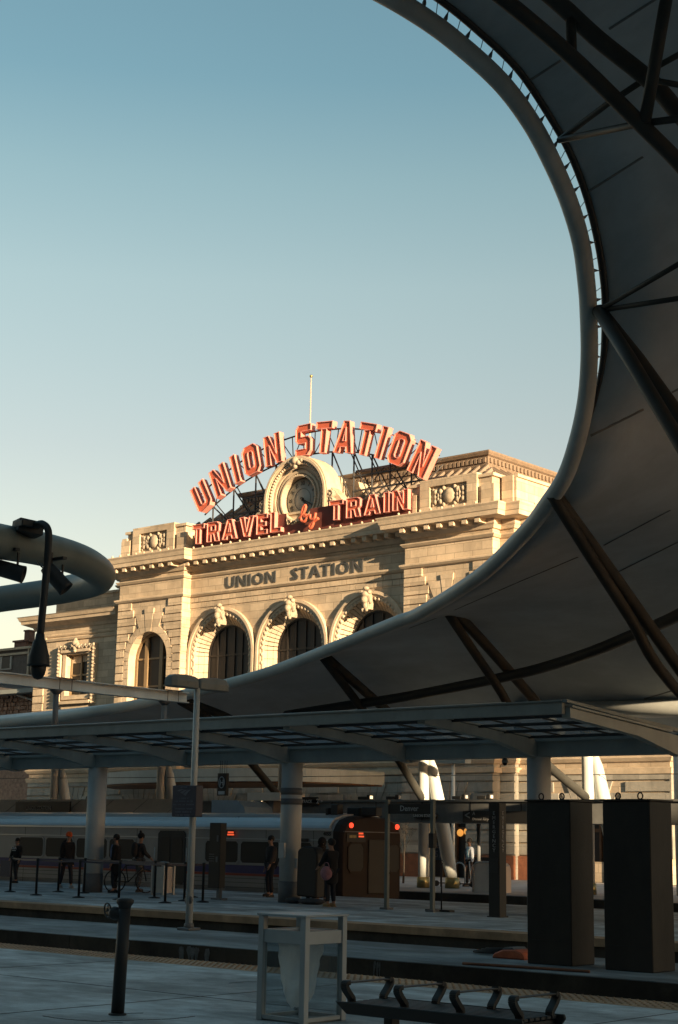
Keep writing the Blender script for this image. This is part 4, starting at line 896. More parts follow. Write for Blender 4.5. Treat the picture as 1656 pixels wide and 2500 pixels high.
# ================================================================ walkway with signs beyond the train
WK = thing('walkway_roof', 'low grey covered walkway roof running behind the train with black signs', 'walkway', (-45, 45.5, 0))
zt_, zb2 = 3.02, 2.36; w_ = MB(); w_.box(-47.2, -18, 45, 46.6, zb2, zt_); w_.box(-47.2, -18, 44.9, 46.7, zt_, zt_+.07); w_.box(-47.2, -18, 44.95, 46.6, zb2-.05, zb2)
for i in range(14): w_.box(-47.2+i*2.1, -47.17+i*2.1, 44.985, 45, zb2, zt_, mi=1)
part('fascia', w_, ['fasc', 'black'], WK)
w_ = MB()
w_.add([(-66,45,2.62),(-47.2,45,2.62),(-47.2,45.5,3.18),(-66,45.5,3.18)], [(0,1,2,3)]); w_.box(-66, -47.2, 45.02, 46.6, 2.3, 2.6, mi=1)
for i in range(9): w_.beam((-64.4+i*2.1, 44.99, 2.62), (-64.0+i*2.1, 45.49, 3.18), .03, .01, mi=2)
part('sloping_panel', w_, ['pinkp', 'fasc', 'black'], WK)
for x in (-58, -50, -42, -33, -24): part('post', MB().tube([(x, 46.2, 0), (x, 46.2, 2.3)], .07, 8), 'mgrey', WK)
def signboard(name, lab, px0, px1, y0, y1, Y, m_='black', parent=None, cat='sign', dep=.08, group=None):
    a, b = atY(px0, y1, Y), atY(px1, y0, Y); c = atY((px0+px1)/2, y1, Y)
    z0 = atY((px0+px1)/2, y1, Y).z; z1 = atY((px0+px1)/2, y0, Y).z; x0 = atY(px0, (y0+y1)/2, Y).x; x1 = atY(px1, (y0+y1)/2, Y).x
    t = thing(name, lab, cat, ((x0+x1)/2, Y, z0), group=group); part('board', MB().box(x0, x1, Y, Y+dep, z0, z1), m_, t); return t, x0, x1, z0, z1
t, x0, x1, z0, z1 = signboard('station_name_sign', 'black board reading UNION STATION on the walkway at far left', 38, 170, 1957, 1988, 44.8)
tb = MB(); text_mesh(tb, 'UNION STATION', ((x0+x1)/2-.25, 44.79, (z0+z1)/2-.08), (1,0,0), (0,0,1), .22, .006, .004, 'CENTER'); part('lettering', tb, 'text', t)
t, x0, x1, z0, z1 = signboard('track_sign', 'small black board reading TRACK 2 with an arrow behind the middle column', 735, 776, 1946, 1966, 44.9)
tb = MB(); text_mesh(tb, 'TRACK', (x0+.05, 44.89, z0+.09), (1,0,0), (0,0,1), .16, .006, .003); text_mesh(tb, '2', (x0+.78, 44.89, z0+.07), (1,0,0), (0,0,1), .24, .006, .004); text_mesh(tb, '>', (x0+1.0, 44.89, z0+.09), (1,0,0), (0,0,1), .17, .006, .003); part('lettering', tb, 'textb', t)
t, x0, x1, z0, z1 = signboard('station_strip_sign', 'narrow black strip reading UNION STATION on the grey walkway', 1011, 1064, 1986, 1998, 44.9)
tb = MB(); text_mesh(tb, 'UNION STATION', ((x0+x1)/2, 44.89, z0+.05), (1,0,0), (0,0,1), .13, .006, .005, 'CENTER'); part('lettering', tb, 'textb', t)
t, x0, x1, z0, z1 = signboard('airport_sign', 'wide black board with a left arrow, a letter A and airport directions on the walkway', 1130, 1330, 1980, 2009, 44.9)
tb = MB(); text_mesh(tb, '<', (x0+.08, 44.89, z0+.10), (1,0,0), (0,0,1), .42, .006, .006); text_mesh(tb, 'A', (x0+.42, 44.89, z0+.26), (1,0,0), (0,0,1), .16, .006, .004); text_mesh(tb, 'Denver Airport', (x0+.42, 44.89, z0+.08), (1,0,0), (0,0,1), .13, .006, .001); part('lettering', tb, 'text', t)
labs = ['leftmost small floodlight on top of the walkway roof, lens lit', 'second small floodlight on the walkway roof, above the Denver sign', 'third small dark floodlight on the walkway roof, beside the leaning column', 'rightmost small floodlight on the walkway roof, near the emergency pillar']
for i, (x, y) in enumerate(((893, 1958), (962, 1960), (1124, 1962), (1185, 1961))):
    p = atY(x, y, 45.4); t = thing('floodlight', labs[i], 'floodlight', (p.x, p.y, zt_+.07), group='floodlights on the walkway roof')
    part('housing', MB().box(-.28, .1, -.12, .12, .03, .14).box(.12, .26, -.1, .1, .04, .2), 'dgrey', t, local=True, bev=.01); part('lens', MB().box(.262, .28, -.07, .07, .06, .17), 'lamphot' if i == 0 else 'textb', t, local=True)
# two lit lamps and the blue shelter end seen above the train
sh_ = thing('blue_shelter_roof', 'translucent blue curved shelter end above the train roof', 'shelter', atY(560, 1990, 42.5)); a = atY(516, 1990, 42.5); b = atY(606, 1990, 42.5); zt2 = atY(516, 1953, 42.5).z
part('panel', MB().prism([(a.x, a.z-.3), (a.x, zt2), (a.x+(b.x-a.x)*.7, zt2-.02), (a.x+(b.x-a.x)*.88, zt2-.25), (b.x, a.z-.3)], 42.5, 44), 'bluep', sh_)
kb = thing('lamp_kiosk', 'grey kiosk with two glowing lamps between the blue shelter and the column', 'kiosk', atY(640, 1990, 44)); a = atY(607, 1990, 44); b = atY(668, 1955, 44)
part('body', MB().box(a.x, b.x, 44.0, 45, 0, b.z+.0), 'mgrey', kb); part('roof', MB().box(a.x+.1, b.x+.5, 43.8, 45.2, b.z+.005, b.z+.3), 'pinkp', kb)
for x in (615, 639): q = atY(x, 1968, 43.97); part('light', MB().ball(q, .1, 10, sc=(.8, .3, 2.0)), 'lamphot', kb)
# ================================================================ the train
TR = thing('commuter_train', 'silver commuter train with blue and red stripe stopped at the far platform', 'train', (-54, 39.2, -.47)); XE = -32.1; YT = 37.72; TY = 40.72
prof = [(YT+.05, -.35), (YT, .1), (YT, 1.92), (YT+.05, 2.0), (YT+.13, 2.13), (YT+.3, 2.27), (YT+.7, 2.38), (YT+1.5, 2.44)]; prof = prof+[(2*(YT+1.5)-y, z) for y, z in prof[::-1][1:]]
b_ = MB(); body = [p for p in prof]; b_.prism(body, -80, XE-.35, axis='x')
n = len(prof); vsx = [(XE-.35, y, z) for y, z in prof]; cy_ = YT+1.5
for (dx, sc) in ((.2, .985), (.32, .95), (.35, .93)): vsx += [(XE-.35+dx, cy_+(y-cy_)*sc, -.35+(z+.35)*(1-(1-sc)*.5)) for y, z in prof]
part('body', b_, 'traint', TR)
e_ = MB(); e_.add(vsx, [(j*n+i, j*n+(i+1) % n, (j+1)*n+(i+1) % n, (j+1)*n+i) for j in range(3) for i in range(n)]+[tuple(range(3*n, 4*n))]); part('cab_end', e_, 'tend', TR)
rf = MB(); rp = [(YT-.02, 2.0), (YT+.02, 2.08), (YT+.10, 2.2), (YT+.27, 2.32), (YT+.7, 2.43), (YT+1.5, 2.49), (YT+2.3, 2.43), (YT+2.73, 2.32), (YT+2.98, 2.08), (YT+3.02, 2.0)]; rf.prism(rp, -80, XE-.5, axis='x'); 
for f_ in range(len(rf.f)): pass
part('roof', rf, 'trainr', TR)
gu = MB(); gu.box(-80, XE-.4, YT-.05, YT-.022, 1.93, 1.99); gu.box(-80, XE-.4, YT-.02, YT-.001, 1.55+.08, 1.66-.01); part('drip_rail', gu, 'trainr', TR)
gu = MB(); gu.box(-80, XE-.4, YT-.016, YT-.002, .55, .80); part('blue_stripe', gu, 'blue', TR); gu = MB(); gu.box(-80, XE-.4, YT-.016, YT-.002, .47, .545); part('red_stripe', gu, 'red', TR)
def rrect(x0, x1, z0, z1, r=.08): return [(x1-r, z0), (x1, z0+r), (x1, z1-r), (x1-r, z1), (x0+r, z1), (x0, z1-r), (x0, z0+r), (x0+r, z0)]
wins = [(-70,-20),(47,106),(113,178),(188,262),(268,329),(503,582),(589,684),(700,762)]
wins = [(w0, w1) for w0, w1 in wins]
for w0, w1 in wins:
    a, b = atY(w0, 2070, YT), atY(w1, 2070, YT); o = part('window', MB().prism(rrect(a.x, b.x, .88, 1.55), YT-.014, YT-.004), 'glassd', TR)
    part('frame', MB().prism([rrect(a.x-.06, b.x+.06, .82, 1.61, .12), rrect(a.x, b.x, .88, 1.55)[::-1]], YT-.02, YT-.003), 'traint', o)
for w0, w1 in ((-190,-110),(387,453)):
    a, b = atY(w0, 2070, YT), atY(w1, 2070, YT); o = part('door', MB().prism(rrect(a.x, b.x, .12, 1.86, .1), YT-.03, YT-.005), 'dgrey', TR); mx_ = (a.x+b.x)/2
    part('window', MB().prism(rrect(a.x+.12, mx_-.06, .75, 1.65), YT-.04, YT-.031).prism(rrect(mx_+.06, b.x-.12, .75, 1.65), YT-.04, YT-.031), 'glassd', o)
p = atY(567, 2035, YT); a, b = atY(551, 2034, YT), atY(574, 2034, YT)
o = part('side_display', MB().prism(rrect(a.x-.05, b.x, p.z-.09, p.z+.1, .08), YT-.09, YT-.005), 'black', TR); m_ = MB(); m_.box(a.x+.2, a.x+.46, YT-.1, YT-.092, p.z+.015, p.z+.065); m_.box(a.x+.18, a.x+.48, YT-.1, YT-.092, p.z-.06, p.z-.01); part('led_text', m_, 'led', o)
p = atY(800, 2036, YT); m_ = MB(); text_mesh(m_, '4055', (p.x, YT-.02, p.z-.05), (1,0,0), (0,0,1), .16, .006, .004, 'CENTER'); part('car_number', m_, 'black', TR)
p = atY(742, 2050, YT); part('door_lamp', MB().box(p.x-.22, p.x+.22, YT-.1, YT, p.z-.06, p.z+.04), 'dgrey', TR, bev=.02)
XF = XE+.005
for (x, y) in ((857, 2015), (969, 2019)): q = atX(x, y, XF); part('tail_lamp', MB().lathe([(.08, 0), (.08, .04), (.06, .06), (.001, .065)], q, 18, axis=(1,0,0)), 'redlamp', TR)
def exr(px0, px1, py0, py1, dx=0): a = atX(px0, (py0+py1)/2, XF); b = atX(px1, (py0+py1)/2, XF); m = (px0+px1)/2; return a.y, b.y, atX(m, py1, XF).z, atX(m, py0, XF).z
y0, y1, z0, z1 = exr(846, 892, 2035, 2056); o = part('end_display', MB().box(XF-.02, XF+.02, y0, y1, z0, z1), 'black', TR); m_ = MB(); w_e = y1-y0; [m_.box(XF+.021, XF+.026, y0+w_e*(.14+.075*k), y0+w_e*(.19+.075*k), z0+.13, z0+.21, mi=1) for k in range(5)]; m_.box(XF+.021, XF+.026, y0+w_e*.62, y0+w_e*.86, z0+.24, z0+.29); m_.box(XF+.021, XF+.026, y0+w_e*.62, y0+w_e*.9, z0+.15, z0+.2); part('led_text', m_, ['led', 'brass'], o)
for (x0, x1, ya, yb) in ((851, 887, 2060, 2127), (948, 974, 2063, 2129)):
    y0, y1, z0, z1 = exr(x0, x1, ya, yb); pz = rrect(y0, y1, z0, z1, .12); part('window', MB().prism(pz, XF, XF+.02, axis='x'), 'glassd', TR)
    part('window_rim', MB().prism([rrect(y0-.05, y1+.05, z0-.05, z1+.05, .14), pz[::-1]], XF-.01, XF+.03, axis='x'), 'tend', TR)
y0, y1, z0, z1 = exr(898, 942, 2050, 2182); part('gangway_door', MB().box(XF-.05, XF+.04, y0, y1, z0, z1), 'dgrey', TR, bev=.02)
y0, y1, z0, z1 = exr(846, 980, 2030, 2033); part('end_rail', MB().box(XF-.02, XF+.05, YT+.1, TY-.1, z0, z0+.03), 'mgrey', TR)
uf = MB(); uf.box(-80, XE-.2, YT+.2, TY-.2, -.55, -.36)
for x in (-36, -38.4, -52, -54.4, -62, -64.4): uf.lathe([(.40, 0), (.40, .12), (.1, .13)], (x, YT+.6, -.16), 18, axis=(0,-1,0))
part('undercarriage', uf, 'black', TR)
sm = MB(); x = XE-1.15
while x > -80: sm.box(x-.008, x+.008, YT-.004, YT-.0005, -.3, 1.92); x -= 2.03
for z in (-.05, .1, .25, .38): sm.box(-80, XE-.4, YT-.006, YT-.001, z, z+.012)
part('panel_seam', sm, 'black', TR)
hr_ = MB()
for w0 in (381, 459): q = atY(w0, 2080, YT); hr_.tube([(q.x, YT-.06, .5), (q.x, YT-.06, 1.3)], .02, 8)
part('grab_rail', hr_, 'galv', TR)
rq = MB(); 
for (x, w2, h2) in ((823, .28, .22), (805, .12, .1), (869, .5, .12), (908, .6, .14)):
    q = atY(x, 1992, YT+(0.8 if x < 830 else 1.3)); rq.box(q.x-w2/2, q.x+w2/2, q.y-.15, q.y+.15, 2.4, 2.42+h2+.12)
rq.lathe([(.12, 0), (.11, .2), (.07, .28), (.001, .3)], atY(823, 1994, YT+.8), 12); part('roof_equipment', rq, 'black', TR, bev=.02)
# ================================================================ street furniture on the platforms
# lamp post on the track median
b = atZ(461, 2271, -.05); LB = thing('double_lamp_post', 'tall pale double headed lamp post on the track median, carrying a navy notice', 'lamp post', b)
L = MB(); L.lathe([(.068, .05), (.062, 3), (.056, 4.52)], (0,0,0), 16); part('pole', L, 'white', LB, local=True)
part('base_plate', MB().box(-.16, .16, -.16, .16, 0, .05).lathe([(.10, .05), (.085, .12), (.07, .13)], (0,0,0), 16), 'mgrey', LB, local=True, bev=.01)
for s_ in (-1, 1):
    h = MB(); y0, y1 = (.02*s_, .78*s_)
    v = []
    for t, hw, zt in ((0, .07, .0), (.15, .10, .03), (.5, .15, .045), (.85, .15, .03), (1, .09, -.02)):
        y = y0+(y1-y0)*t; zc = 4.62; v += [(-hw, y, zc-.12), (hw, y, zc-.12), (hw*1.02, y, zc+.0), (hw*.7, y, zc+.08+zt), (-hw*.7, y, zc+.08+zt), (-hw*1.02, y, zc)]
    h.add(v, [(j*6+i, j*6+(i+1) % 6, (j+1)*6+(i+1) % 6, (j+1)*6+i) for j in range(4) for i in range(6)]+[tuple(range(6))[::-1], tuple(range(24, 30))])
    part('lamp_head', h, 'wdull', LB, local=True, bev=.015)
part('bolt', MB().lathe([(.09, 0), (.09, .05), (.001, .06)], (0, 0, .55), 8, axis=(0,-1,0)), 'mgrey', LB, local=True)
tb = MB(); sx0, sx1, sz0, sz1 = -.34, .30, 2.08, 2.66
nb = thing('railway_notice', 'navy notice board with swooping rail emblem strapped to the lamp post', 'notice', (b.x, b.y-.1, b.z+sz0)); 
part('board', MB().box(sx0, sx1, -.13, .06, 0, sz1-sz0), 'navy', nb, local=True, bev=.008)
NW, NH = sx1-sx0, sz1-sz0
def NP(x, y): return (sx0+(x-160)/900*NW, (1530-y)/1240*NH)
for pg in ([(350,480),(430,530),(540,470),(640,435),(520,425)], [(470,560),(560,625),(650,530),(745,460),(640,460),(560,500)], [(580,640),(680,705),(770,560),(875,455),(770,465),(670,550)]): tb.prism([NP(*q_) for q_ in pg], -.137, -.132)
rnn = random.Random(8)
for y_, xa_, xb_ in ((795, 450, 800), (915, 270, 1000), (1050, 220, 1040), (1215, 290, 940), (1340, 310, 920), (1465, 320, 870)):
    x_ = xa_
    while x_ < xb_-20:
        w2 = rnn.uniform(15, 32); a_, b_2 = NP(x_, y_+26), NP(x_+w2, y_-26); tb.box(a_[0], b_2[0], -.134, -.131, a_[1], b_2[1]); x_ += w2+(10 if rnn.random() < .8 else 45)
text_mesh(tb, 'AMTRAK', (-.03, -.134, .535), (1,0,0), (0,0,1), .045, .004, .001, 'CENTER'); part('lettering', tb, 'textd', nb, local=True)
# foreground litter bin
Lc = atZ(637, 2489, 0); S_ = .53
BN = thing('litter_bin', 'square metal litter bin with clear panels and a plastic bag, near the front', 'bin', (Lc.x+S_/2, Lc.y+S_/2, 0)); h_ = S_/2
f_ = MB()
for x in (-h_, h_):
    for y in (-h_, h_): f_.box(x-.033 if x > 0 else x-.033, x+.033, y-.033, y+.033, 0, .945)
part('post', f_, 'binf', BN, local=True, bev=.004)
part('top', MB().box(-h_-.045, h_+.045, -h_-.045, h_+.045, .945, .965), 'binf', BN, local=True, bev=.004)
f_ = MB()
for z0, z1 in ((.70, .82), (.012, .05)):
    for s_ in (-1, 1): f_.box(-h_+.034, h_-.034, s_*h_-.022, s_*h_+.022, z0, z1); f_.box(s_*h_-.022, s_*h_+.022, -h_+.034, h_-.034, z0, z1)
part('rail', f_, 'binf', BN, local=True, bev=.003); part('floor', MB().box(-h_+.025, h_-.025, -h_+.025, h_-.025, .0, .011), 'binf', BN, local=True)
f_ = MB()
for s_ in (-1, 1): f_.box(-h_+.034, h_-.034, s_*(h_-.005)-.003, s_*(h_-.005)+.003, .051, .699); f_.box(s_*(h_-.005)-.003, s_*(h_-.005)+.003, -h_+.034, h_-.034, .051, .699)
part('clear_panel', f_, 'binglass', BN, local=True)
bg_ = MB(); rnd = random.Random(4); v = []; n = 26
for j in range(10):
    z = .70-j*.066
    for i in range(n):
        a = 2*math.pi*i/n; r = (.205-.010*j if j < 8 else .10-.05*(j-8))*(1+.13*math.sin(a*5+j*.5)+rnd.uniform(-.06, .06)); v.append((r*math.cos(a)-.02*j*.3, r*math.sin(a), z+rnd.uniform(-.012, .012)))
bg_.add(v, [(j*n+i, j*n+(i+1) % n, (j+1)*n+(i+1) % n, (j+1)*n+i) for j in range(9) for i in range(n)], smooth=True); part('bag', bg_, 'bag', BN, local=True)
part('inner_lid', MB().box(-h_+.03, h_-.03, -h_+.03, h_-.03, .80, .812), 'binf', BN, local=True)
# bollard with valve
b = atZ(287, 2478, 0); BO = thing('valve_post', 'dark leaning hydrant post with flared cap and a handwheel valve, at the front', 'hydrant', b)
tp = atD(306, 2200, math.hypot(b.x, b.y)+.02)-b; ax = tp.normalized(); L_ = tp.length
part('post', MB().tube([(0,0,0), tp*.97], [.062, .058], 20), 'dgrey', BO, local=True)
part('cap', MB().lathe([(.058, 0), (.062, .03), (.082, .055), (.085, .085), (.06, .10), (.001, .105)], tp*.93, 22, axis=ax), 'dgrey', BO, local=True)
part('foot', MB().lathe([(.085, .0), (.085, .015), (.064, .02)], (0,0,0), 20), 'dgrey', BO, local=True)
q = atD(262, 2222, math.hypot(b.x, b.y)+.1)-b; pj = tp*.86; s_ = (q-pj).normalized()
part('valve_body', MB().tube([pj, pj+s_*.05, pj+s_*.09, pj+s_*.13, pj+s_*.16], [.04, .05, .065, .06, .035], 14), 'dgrey', BO, local=True)
wl = MB(); c_ = pj+s_*.185; e1 = Vector((0,0,1)); e2 = s_.cross(e1).normalized(); e3 = (e2*.5+s_*.85).normalized()
wl.tube([c_+(e1*math.cos(a)+e3*math.sin(a))*.064 for a in [i*math.pi/9 for i in range(18)]], .009, 7, closed=True)
for a in (0, 2.09, 4.19): wl.tube([c_, c_+(e1*math.cos(a)+e3*math.sin(a))*.05], .006, 6)
wl.tube([c_-s_*.04, c_+s_*.01], .012, 8); part('handwheel', wl, 'dgrey', BO, local=True)
# bench
B0 = atZ(827, 2443, .43); B1 = atZ(1273, 2489, .43); by_ = (B0.y+B1.y)/2
BE = thing('slatted_bench', 'low dark metal slatted bench with four looped armrests at the front edge', 'bench', (B0.x, by_, 0)); bl_ = B1.x-B0.x; bw = .52
sl_ = MB()
for i in range(7): sl_.box(0.05, bl_-.03, i*bw/7+.006, (i+1)*bw/7-.012, .40, .425)
part('seat', sl_, 'dgrey', BE, local=True, bev=.004)
f_ = MB(); f_.prism([(-.02, .43), (bl_+.02, .43), (bl_+.03, .40), (bl_-.02, .34), (.10, .34)], -.03, -.001); f_.prism([(-.02, .43), (bl_+.02, .43), (bl_+.03, .40), (bl_-.02, .34), (.10, .34)], bw, bw+.028); f_.box(.05, bl_-.05, .0, bw, .36, .395); part('apron', f_, 'black', BE, local=True, bev=.006)
for x in (.32, bl_-.35): part('leg', MB().prism([(.04, 0), (bw-.04, 0), (bw-.08, .04), (bw/2+.06, .05), (bw/2+.05, .36), (bw/2-.05, .36), (bw/2-.06, .05), (.08, .04)], x-.04, x+.04, axis='x'), 'dgrey', BE, local=True, bev=.006)
for px, py in ((863,2443), (994,2456), (1131,2470), (1281,2484)):
    x = atZ(px, py, .43).x-B0.x
    for s_, yb in ((-1, .07), (1, bw-.06)):
        pts = spline([(x, yb, .42), (x, yb+s_*.005, .45), (x, yb+s_*.055, .50), (x, yb+s_*.085, .54), (x, yb+s_*.08, .565), (x, yb+s_*.05, .572)], 4); ar = MB()
        for p_, q_ in zip(pts, pts[1:]): p_, q_ = Vector(p_), Vector(q_); e_ = (q_-p_)*.12; ar.beam(p_-e_, q_+e_, .035, .06, upv=(1, 0, 0))
        part('armrest_leg', ar, 'dgrey', BE, local=True)
    part('armrest', MB().box(x-.028, x+.028, .0, bw, .567, .576), 'dgrey', BE, local=True)
# dark steel boxes with lifting eyes
for (l, m_, r_, yb, lab) in ((1286, 1398, 1444, 2352, 'left of two tall dark steel boxes, beside the orange case, lifting eyes on top'), (1472, 1600, 1648, 2368, 'right of two tall dark steel boxes, at the right picture edge')):
    A_ = atZ(l, yb, -.05); N_ = atZ(m_, yb+8, -.05); R_ = atZ(r_, yb+2, -.05); y0 = (A_.y+N_.y)/2; x0, x1 = A_.x, N_.x; y1 = y0+.62
    t = thing('steel_box', lab, 'steel box', ((x0+x1)/2, (y0+y1)/2, -.05), group='tall dark steel boxes on the median'); zt = 2.26
    part('body', MB().box(x0, x1, y0, y1, -.05, zt), 'steel', t, bev=.012); part('lid', MB().box(x0-.02, x1+.02, y0-.02, y1+.02, zt+.001, zt+.025), 'steel', t)
    for x in (x0+.2, x1-.2): part('lifting_eye', MB().tube([(x+.04*math.sin(a), y0+.1, zt+.07+.045*math.cos(a)) for a in [i*math.pi/7 for i in range(14)]], .010, 6, closed=True).box(x-.02, x+.02, y0+.08, y0+.12, zt+.02, zt+.035), 'black', t)
    part('seam', MB().box(x0+.02, x1-.02, y0-.004, y0-.0005, .28, .292), 'black', t)
# orange case and hose at the foot of the boxes
p = atZ(1258, 2340, -.05); OC_ = thing('orange_case', 'small orange and grey case lying on the median beside the steel box', 'case', p)
part('case', MB().prism([(-.30, 0), (.30, 0), (.24, .10), (.12, .14), (-.10, .13), (-.26, .07)], -.2, .2), 'orng', OC_, local=True, bev=.02); part('lid', MB().prism([(-.12, .131), (.10, .141), (.06, .17), (-.08, .165)], -.17, .17), 'mgrey', OC_, local=True)
p = atZ(1200, 2330, -.05); hs = []
for i in range(60): a = i*.42; hs.append((p.x+.34*math.cos(a)*(1-.006*i)+.003*i, p.y+.26*math.sin(a)*(1-.006*i), p.z+.025+.0012*i))
solo('rubber_hose', MB().tube(hs, .016, 7), 'rubber', 'black hose coiled on the median next to the orange case', 'hose')
p0, p1 = atZ(1130, 2352, -.03), atZ(1440, 2372, -.03); solo('red_conduit', MB().tube(spline([p0, p0.lerp(p1, .4)+Vector((0, .03, 0)), p1], 6), .02, 8), 'redbase', 'rusty red conduit lying along the median edge below the steel boxes', 'conduit')
# emergency pillar
A_ = atZ(1215, 2238, 0); N_ = atZ(1232, 2241, 0); x0 = A_.x; x1 = x0+.30; y0 = N_.y; y1 = y0+.27; zt = atD(1232, 1960, math.hypot(N_.x, N_.y)).z
EMP = thing('emergency_pillar', 'slim black pillar lettered EMERGENCY down two of its faces', 'emergency post', ((x0+x1)/2, (y0+y1)/2, 0)); part('pillar', MB().box(x0, x1, y0, y1, 0, zt), 'black', EMP, bev=.006)
tb = MB(); step = .104
for i, c in enumerate('EMERGENCY'):
    z = zt-.27-i*step; text_mesh(tb, c, ((x0+x1)/2, y0-.004, z), (1,0,0), (0,0,1), .115, .004, .001, 'CENTER', sx=1.1); text_mesh(tb, c, (x1+.004, (y0+y1)/2, z), (0,1,0), (0,0,1), .115, .004, .001, 'CENTER', sx=1.1)
part('lettering', tb, 'text', EMP); part('call_panel', MB().box(x0+.03, x1-.03, y0-.012, y0-.001, .98, 1.3), 'dgrey', EMP); part('base', MB().box(x0-.03, x1+.03, y0-.03, y1+.03, 0, .03), 'dgrey', EMP)
# Denver sign
A_ = atZ(927, 2221, 0); N_ = atZ(1040, 2227, 0); DS = thing('city_name_sign', 'black sign reading Denver on two slim grey posts', 'sign', ((A_.x+N_.x)/2, 31.15, 0)); yy = 31.15; xa, xb = A_.x, N_.x
for x in (xa, xb): part('post', MB().box(x-.045, x+.045, yy-.045, yy+.045, .05, 2.66), 'pipeg', DS); part('foot', MB().box(x-.12, x+.12, yy-.12, yy+.12, 0, .05), 'mgrey', DS)
z0 = atY(985, 1987, yy).z; z1 = atY(985, 1963, yy).z; part('panel', MB().box(xa+.05, xb-.05, yy-.03, yy+.03, z0, z1), 'black', DS); tb = MB(); text_mesh(tb, 'Denver', ((xa+xb)/2, yy-.035, z0+.07), (1,0,0), (0,0,1), .19, .004, .001, 'CENTER'); part('lettering', tb, 'textb', DS)
part('collar', MB().box(xb-.07, xb+.07, yy-.07, yy+.07, 1.5, 1.85), 'dgrey', DS)
# black stand
p = atZ(1078, 2226, 0); t = thing('black_stand', 'thin black pole stand on a flat bar base right of the Denver sign', 'stand', p); part('base', MB().box(-.42, .32, -.1, .1, 0, .05), 'black', t, local=True); part('pole', MB().tube([(0,0,.05), (0,0,1.12)], .018, 8), 'black', t, local=True); part('ring', MB().tube([(.05*math.cos(i*.5), 0, 1.17+.05*math.sin(i*.5)) for i in range(13)], .01, 6), 'black', t, local=True)
# hanging H sign
t = thing('hanging_gate_sign', 'black hanging sign with a white letter H in a ring', 'sign', atY(545, 1934, 31.6)); c_ = atY(545, 1912, 31.6)
bx = MB().box(c_.x-.17, c_.x+.17, 31.55, 31.65, c_.z-.34, c_.z+.27); part('board', bx, 'black', t)
rg = MB(); rg.tube([(c_.x+.105*math.sin(i*.314), 31.54, c_.z+.02+.15*math.cos(i*.314)) for i in range(20)], .012, 6, closed=True); text_mesh(rg, 'H', (c_.x, 31.545, c_.z-.06), (1,0,0), (0,0,1), .22, .005, .004, 'CENTER'); rg.box(c_.x-.12, c_.x+.12, 31.54, 31.549, c_.z-.31, c_.z-.22); part('letter', rg, 'textb', t)
rd = MB()
for dx in (-.13, -.05, .05, .13): rd.tube([(c_.x+dx, 31.6, c_.z+.27), (c_.x+dx, 31.6, c_.z+.62)], .008, 5)
part('rod', rd, 'black', t)
# ticket pylon
p = atZ(535, 2197, 0); a = atY(517, 2100, p.y); bb = atY(552, 2100, p.y); zt = atY(535, 2009, p.y).z; zb3 = atY(535, 2168, p.y).z
PY = thing('ticket_pylon', 'tall black ticket validator pylon on a short grey foot', 'pylon', p); part('body', MB().box(a.x, bb.x-.12, p.y-.12, p.y+.12, zb3, zt), 'black', PY, bev=.012)
part('foot', MB().box(p.x-.06, p.x+.06, p.y-.05, p.y+.05, .05, zb3).box(p.x-.2, p.x+.2, p.y-.12, p.y+.12, 0, .05), 'mgrey', PY); m_ = MB()
for k in range(4): m_.box(a.x+.02, a.x+.22, p.y-.13, p.y-.121, 1.02+k*.06, 1.04+k*.06)
m_.box(a.x+.30, a.x+.36, p.y-.13, p.y-.121, 1.55, 1.72); m_.box(a.x+.28, a.x+.35, p.y-.13, p.y-.121, 1.0, 1.15); part('label', m_, 'mgrey', PY)
# glass litter bin on the far platform
def platform_bin(px, py, lab):
    p = atZ(px, py, 0); t = thing('platform_bin', lab, 'bin', p); f_ = MB()
    for x in (-.24, .24):
        for y in (-.2, .2): f_.box(x-.03, x+.03, y-.03, y+.03, 0, .86)
    f_.lathe([(.001, .95), (.2, .93), (.27, .88), (.27, .84)], (0,0,0), 4); f_.box(-.27, .27, -.23, .23, .84, .87); part('frame', f_, 'galv', t, local=True); part('panel', MB().box(-.21, .21, -.2, -.19, .05, .8).box(.21, .22, -.18, .18, .05, .8), 'pinkp', t, local=True); return t
platform_bin(397, 2184, 'silver framed bin on the far platform behind the queue posts')
# queue posts with belts
QP = [(25,2178),(88,2186),(142,2178),(192,2192),(205,2181),(290,2197),(377,2193),(403,2205),(450,2200),(495,2203),(470,2191)]
qlab = ['leftmost black queue post on the far platform', 'queue post left of the orange hatted person, front row', 'queue post in front of the orange hatted person', 'queue post just left of the wide column', 'queue post right against the wide column, back row', 'queue post right of the wide column, before the cyclist', 'queue post before the silver bin, back row', 'queue post before the silver bin, front row', 'queue post between the lamp pole and the silver bin', 'queue post right of the lamp pole, nearest the pylon', 'queue post right of the lamp pole, furthest back']
q0 = None; QL = []
for i, (x, y) in enumerate(QP):
    p = atZ(x, y, 0); QL.append(p)
    if q0 is None:
        q0 = thing('queue_post', qlab[0], 'queue post', p, group='queue posts on the far platform'); part('base', MB().lathe([(.17, 0), (.165, .02), (.05, .045), (.035, .05)], (0,0,0), 20), 'black', q0, local=True)
        part('pole', MB().lathe([(.034, .05), (.034, .93), (.045, .94), (.045, 1.0), (.03, 1.01)], (0,0,0), 14), 'black', q0, local=True)
    else: dup(q0, p, qlab[i])
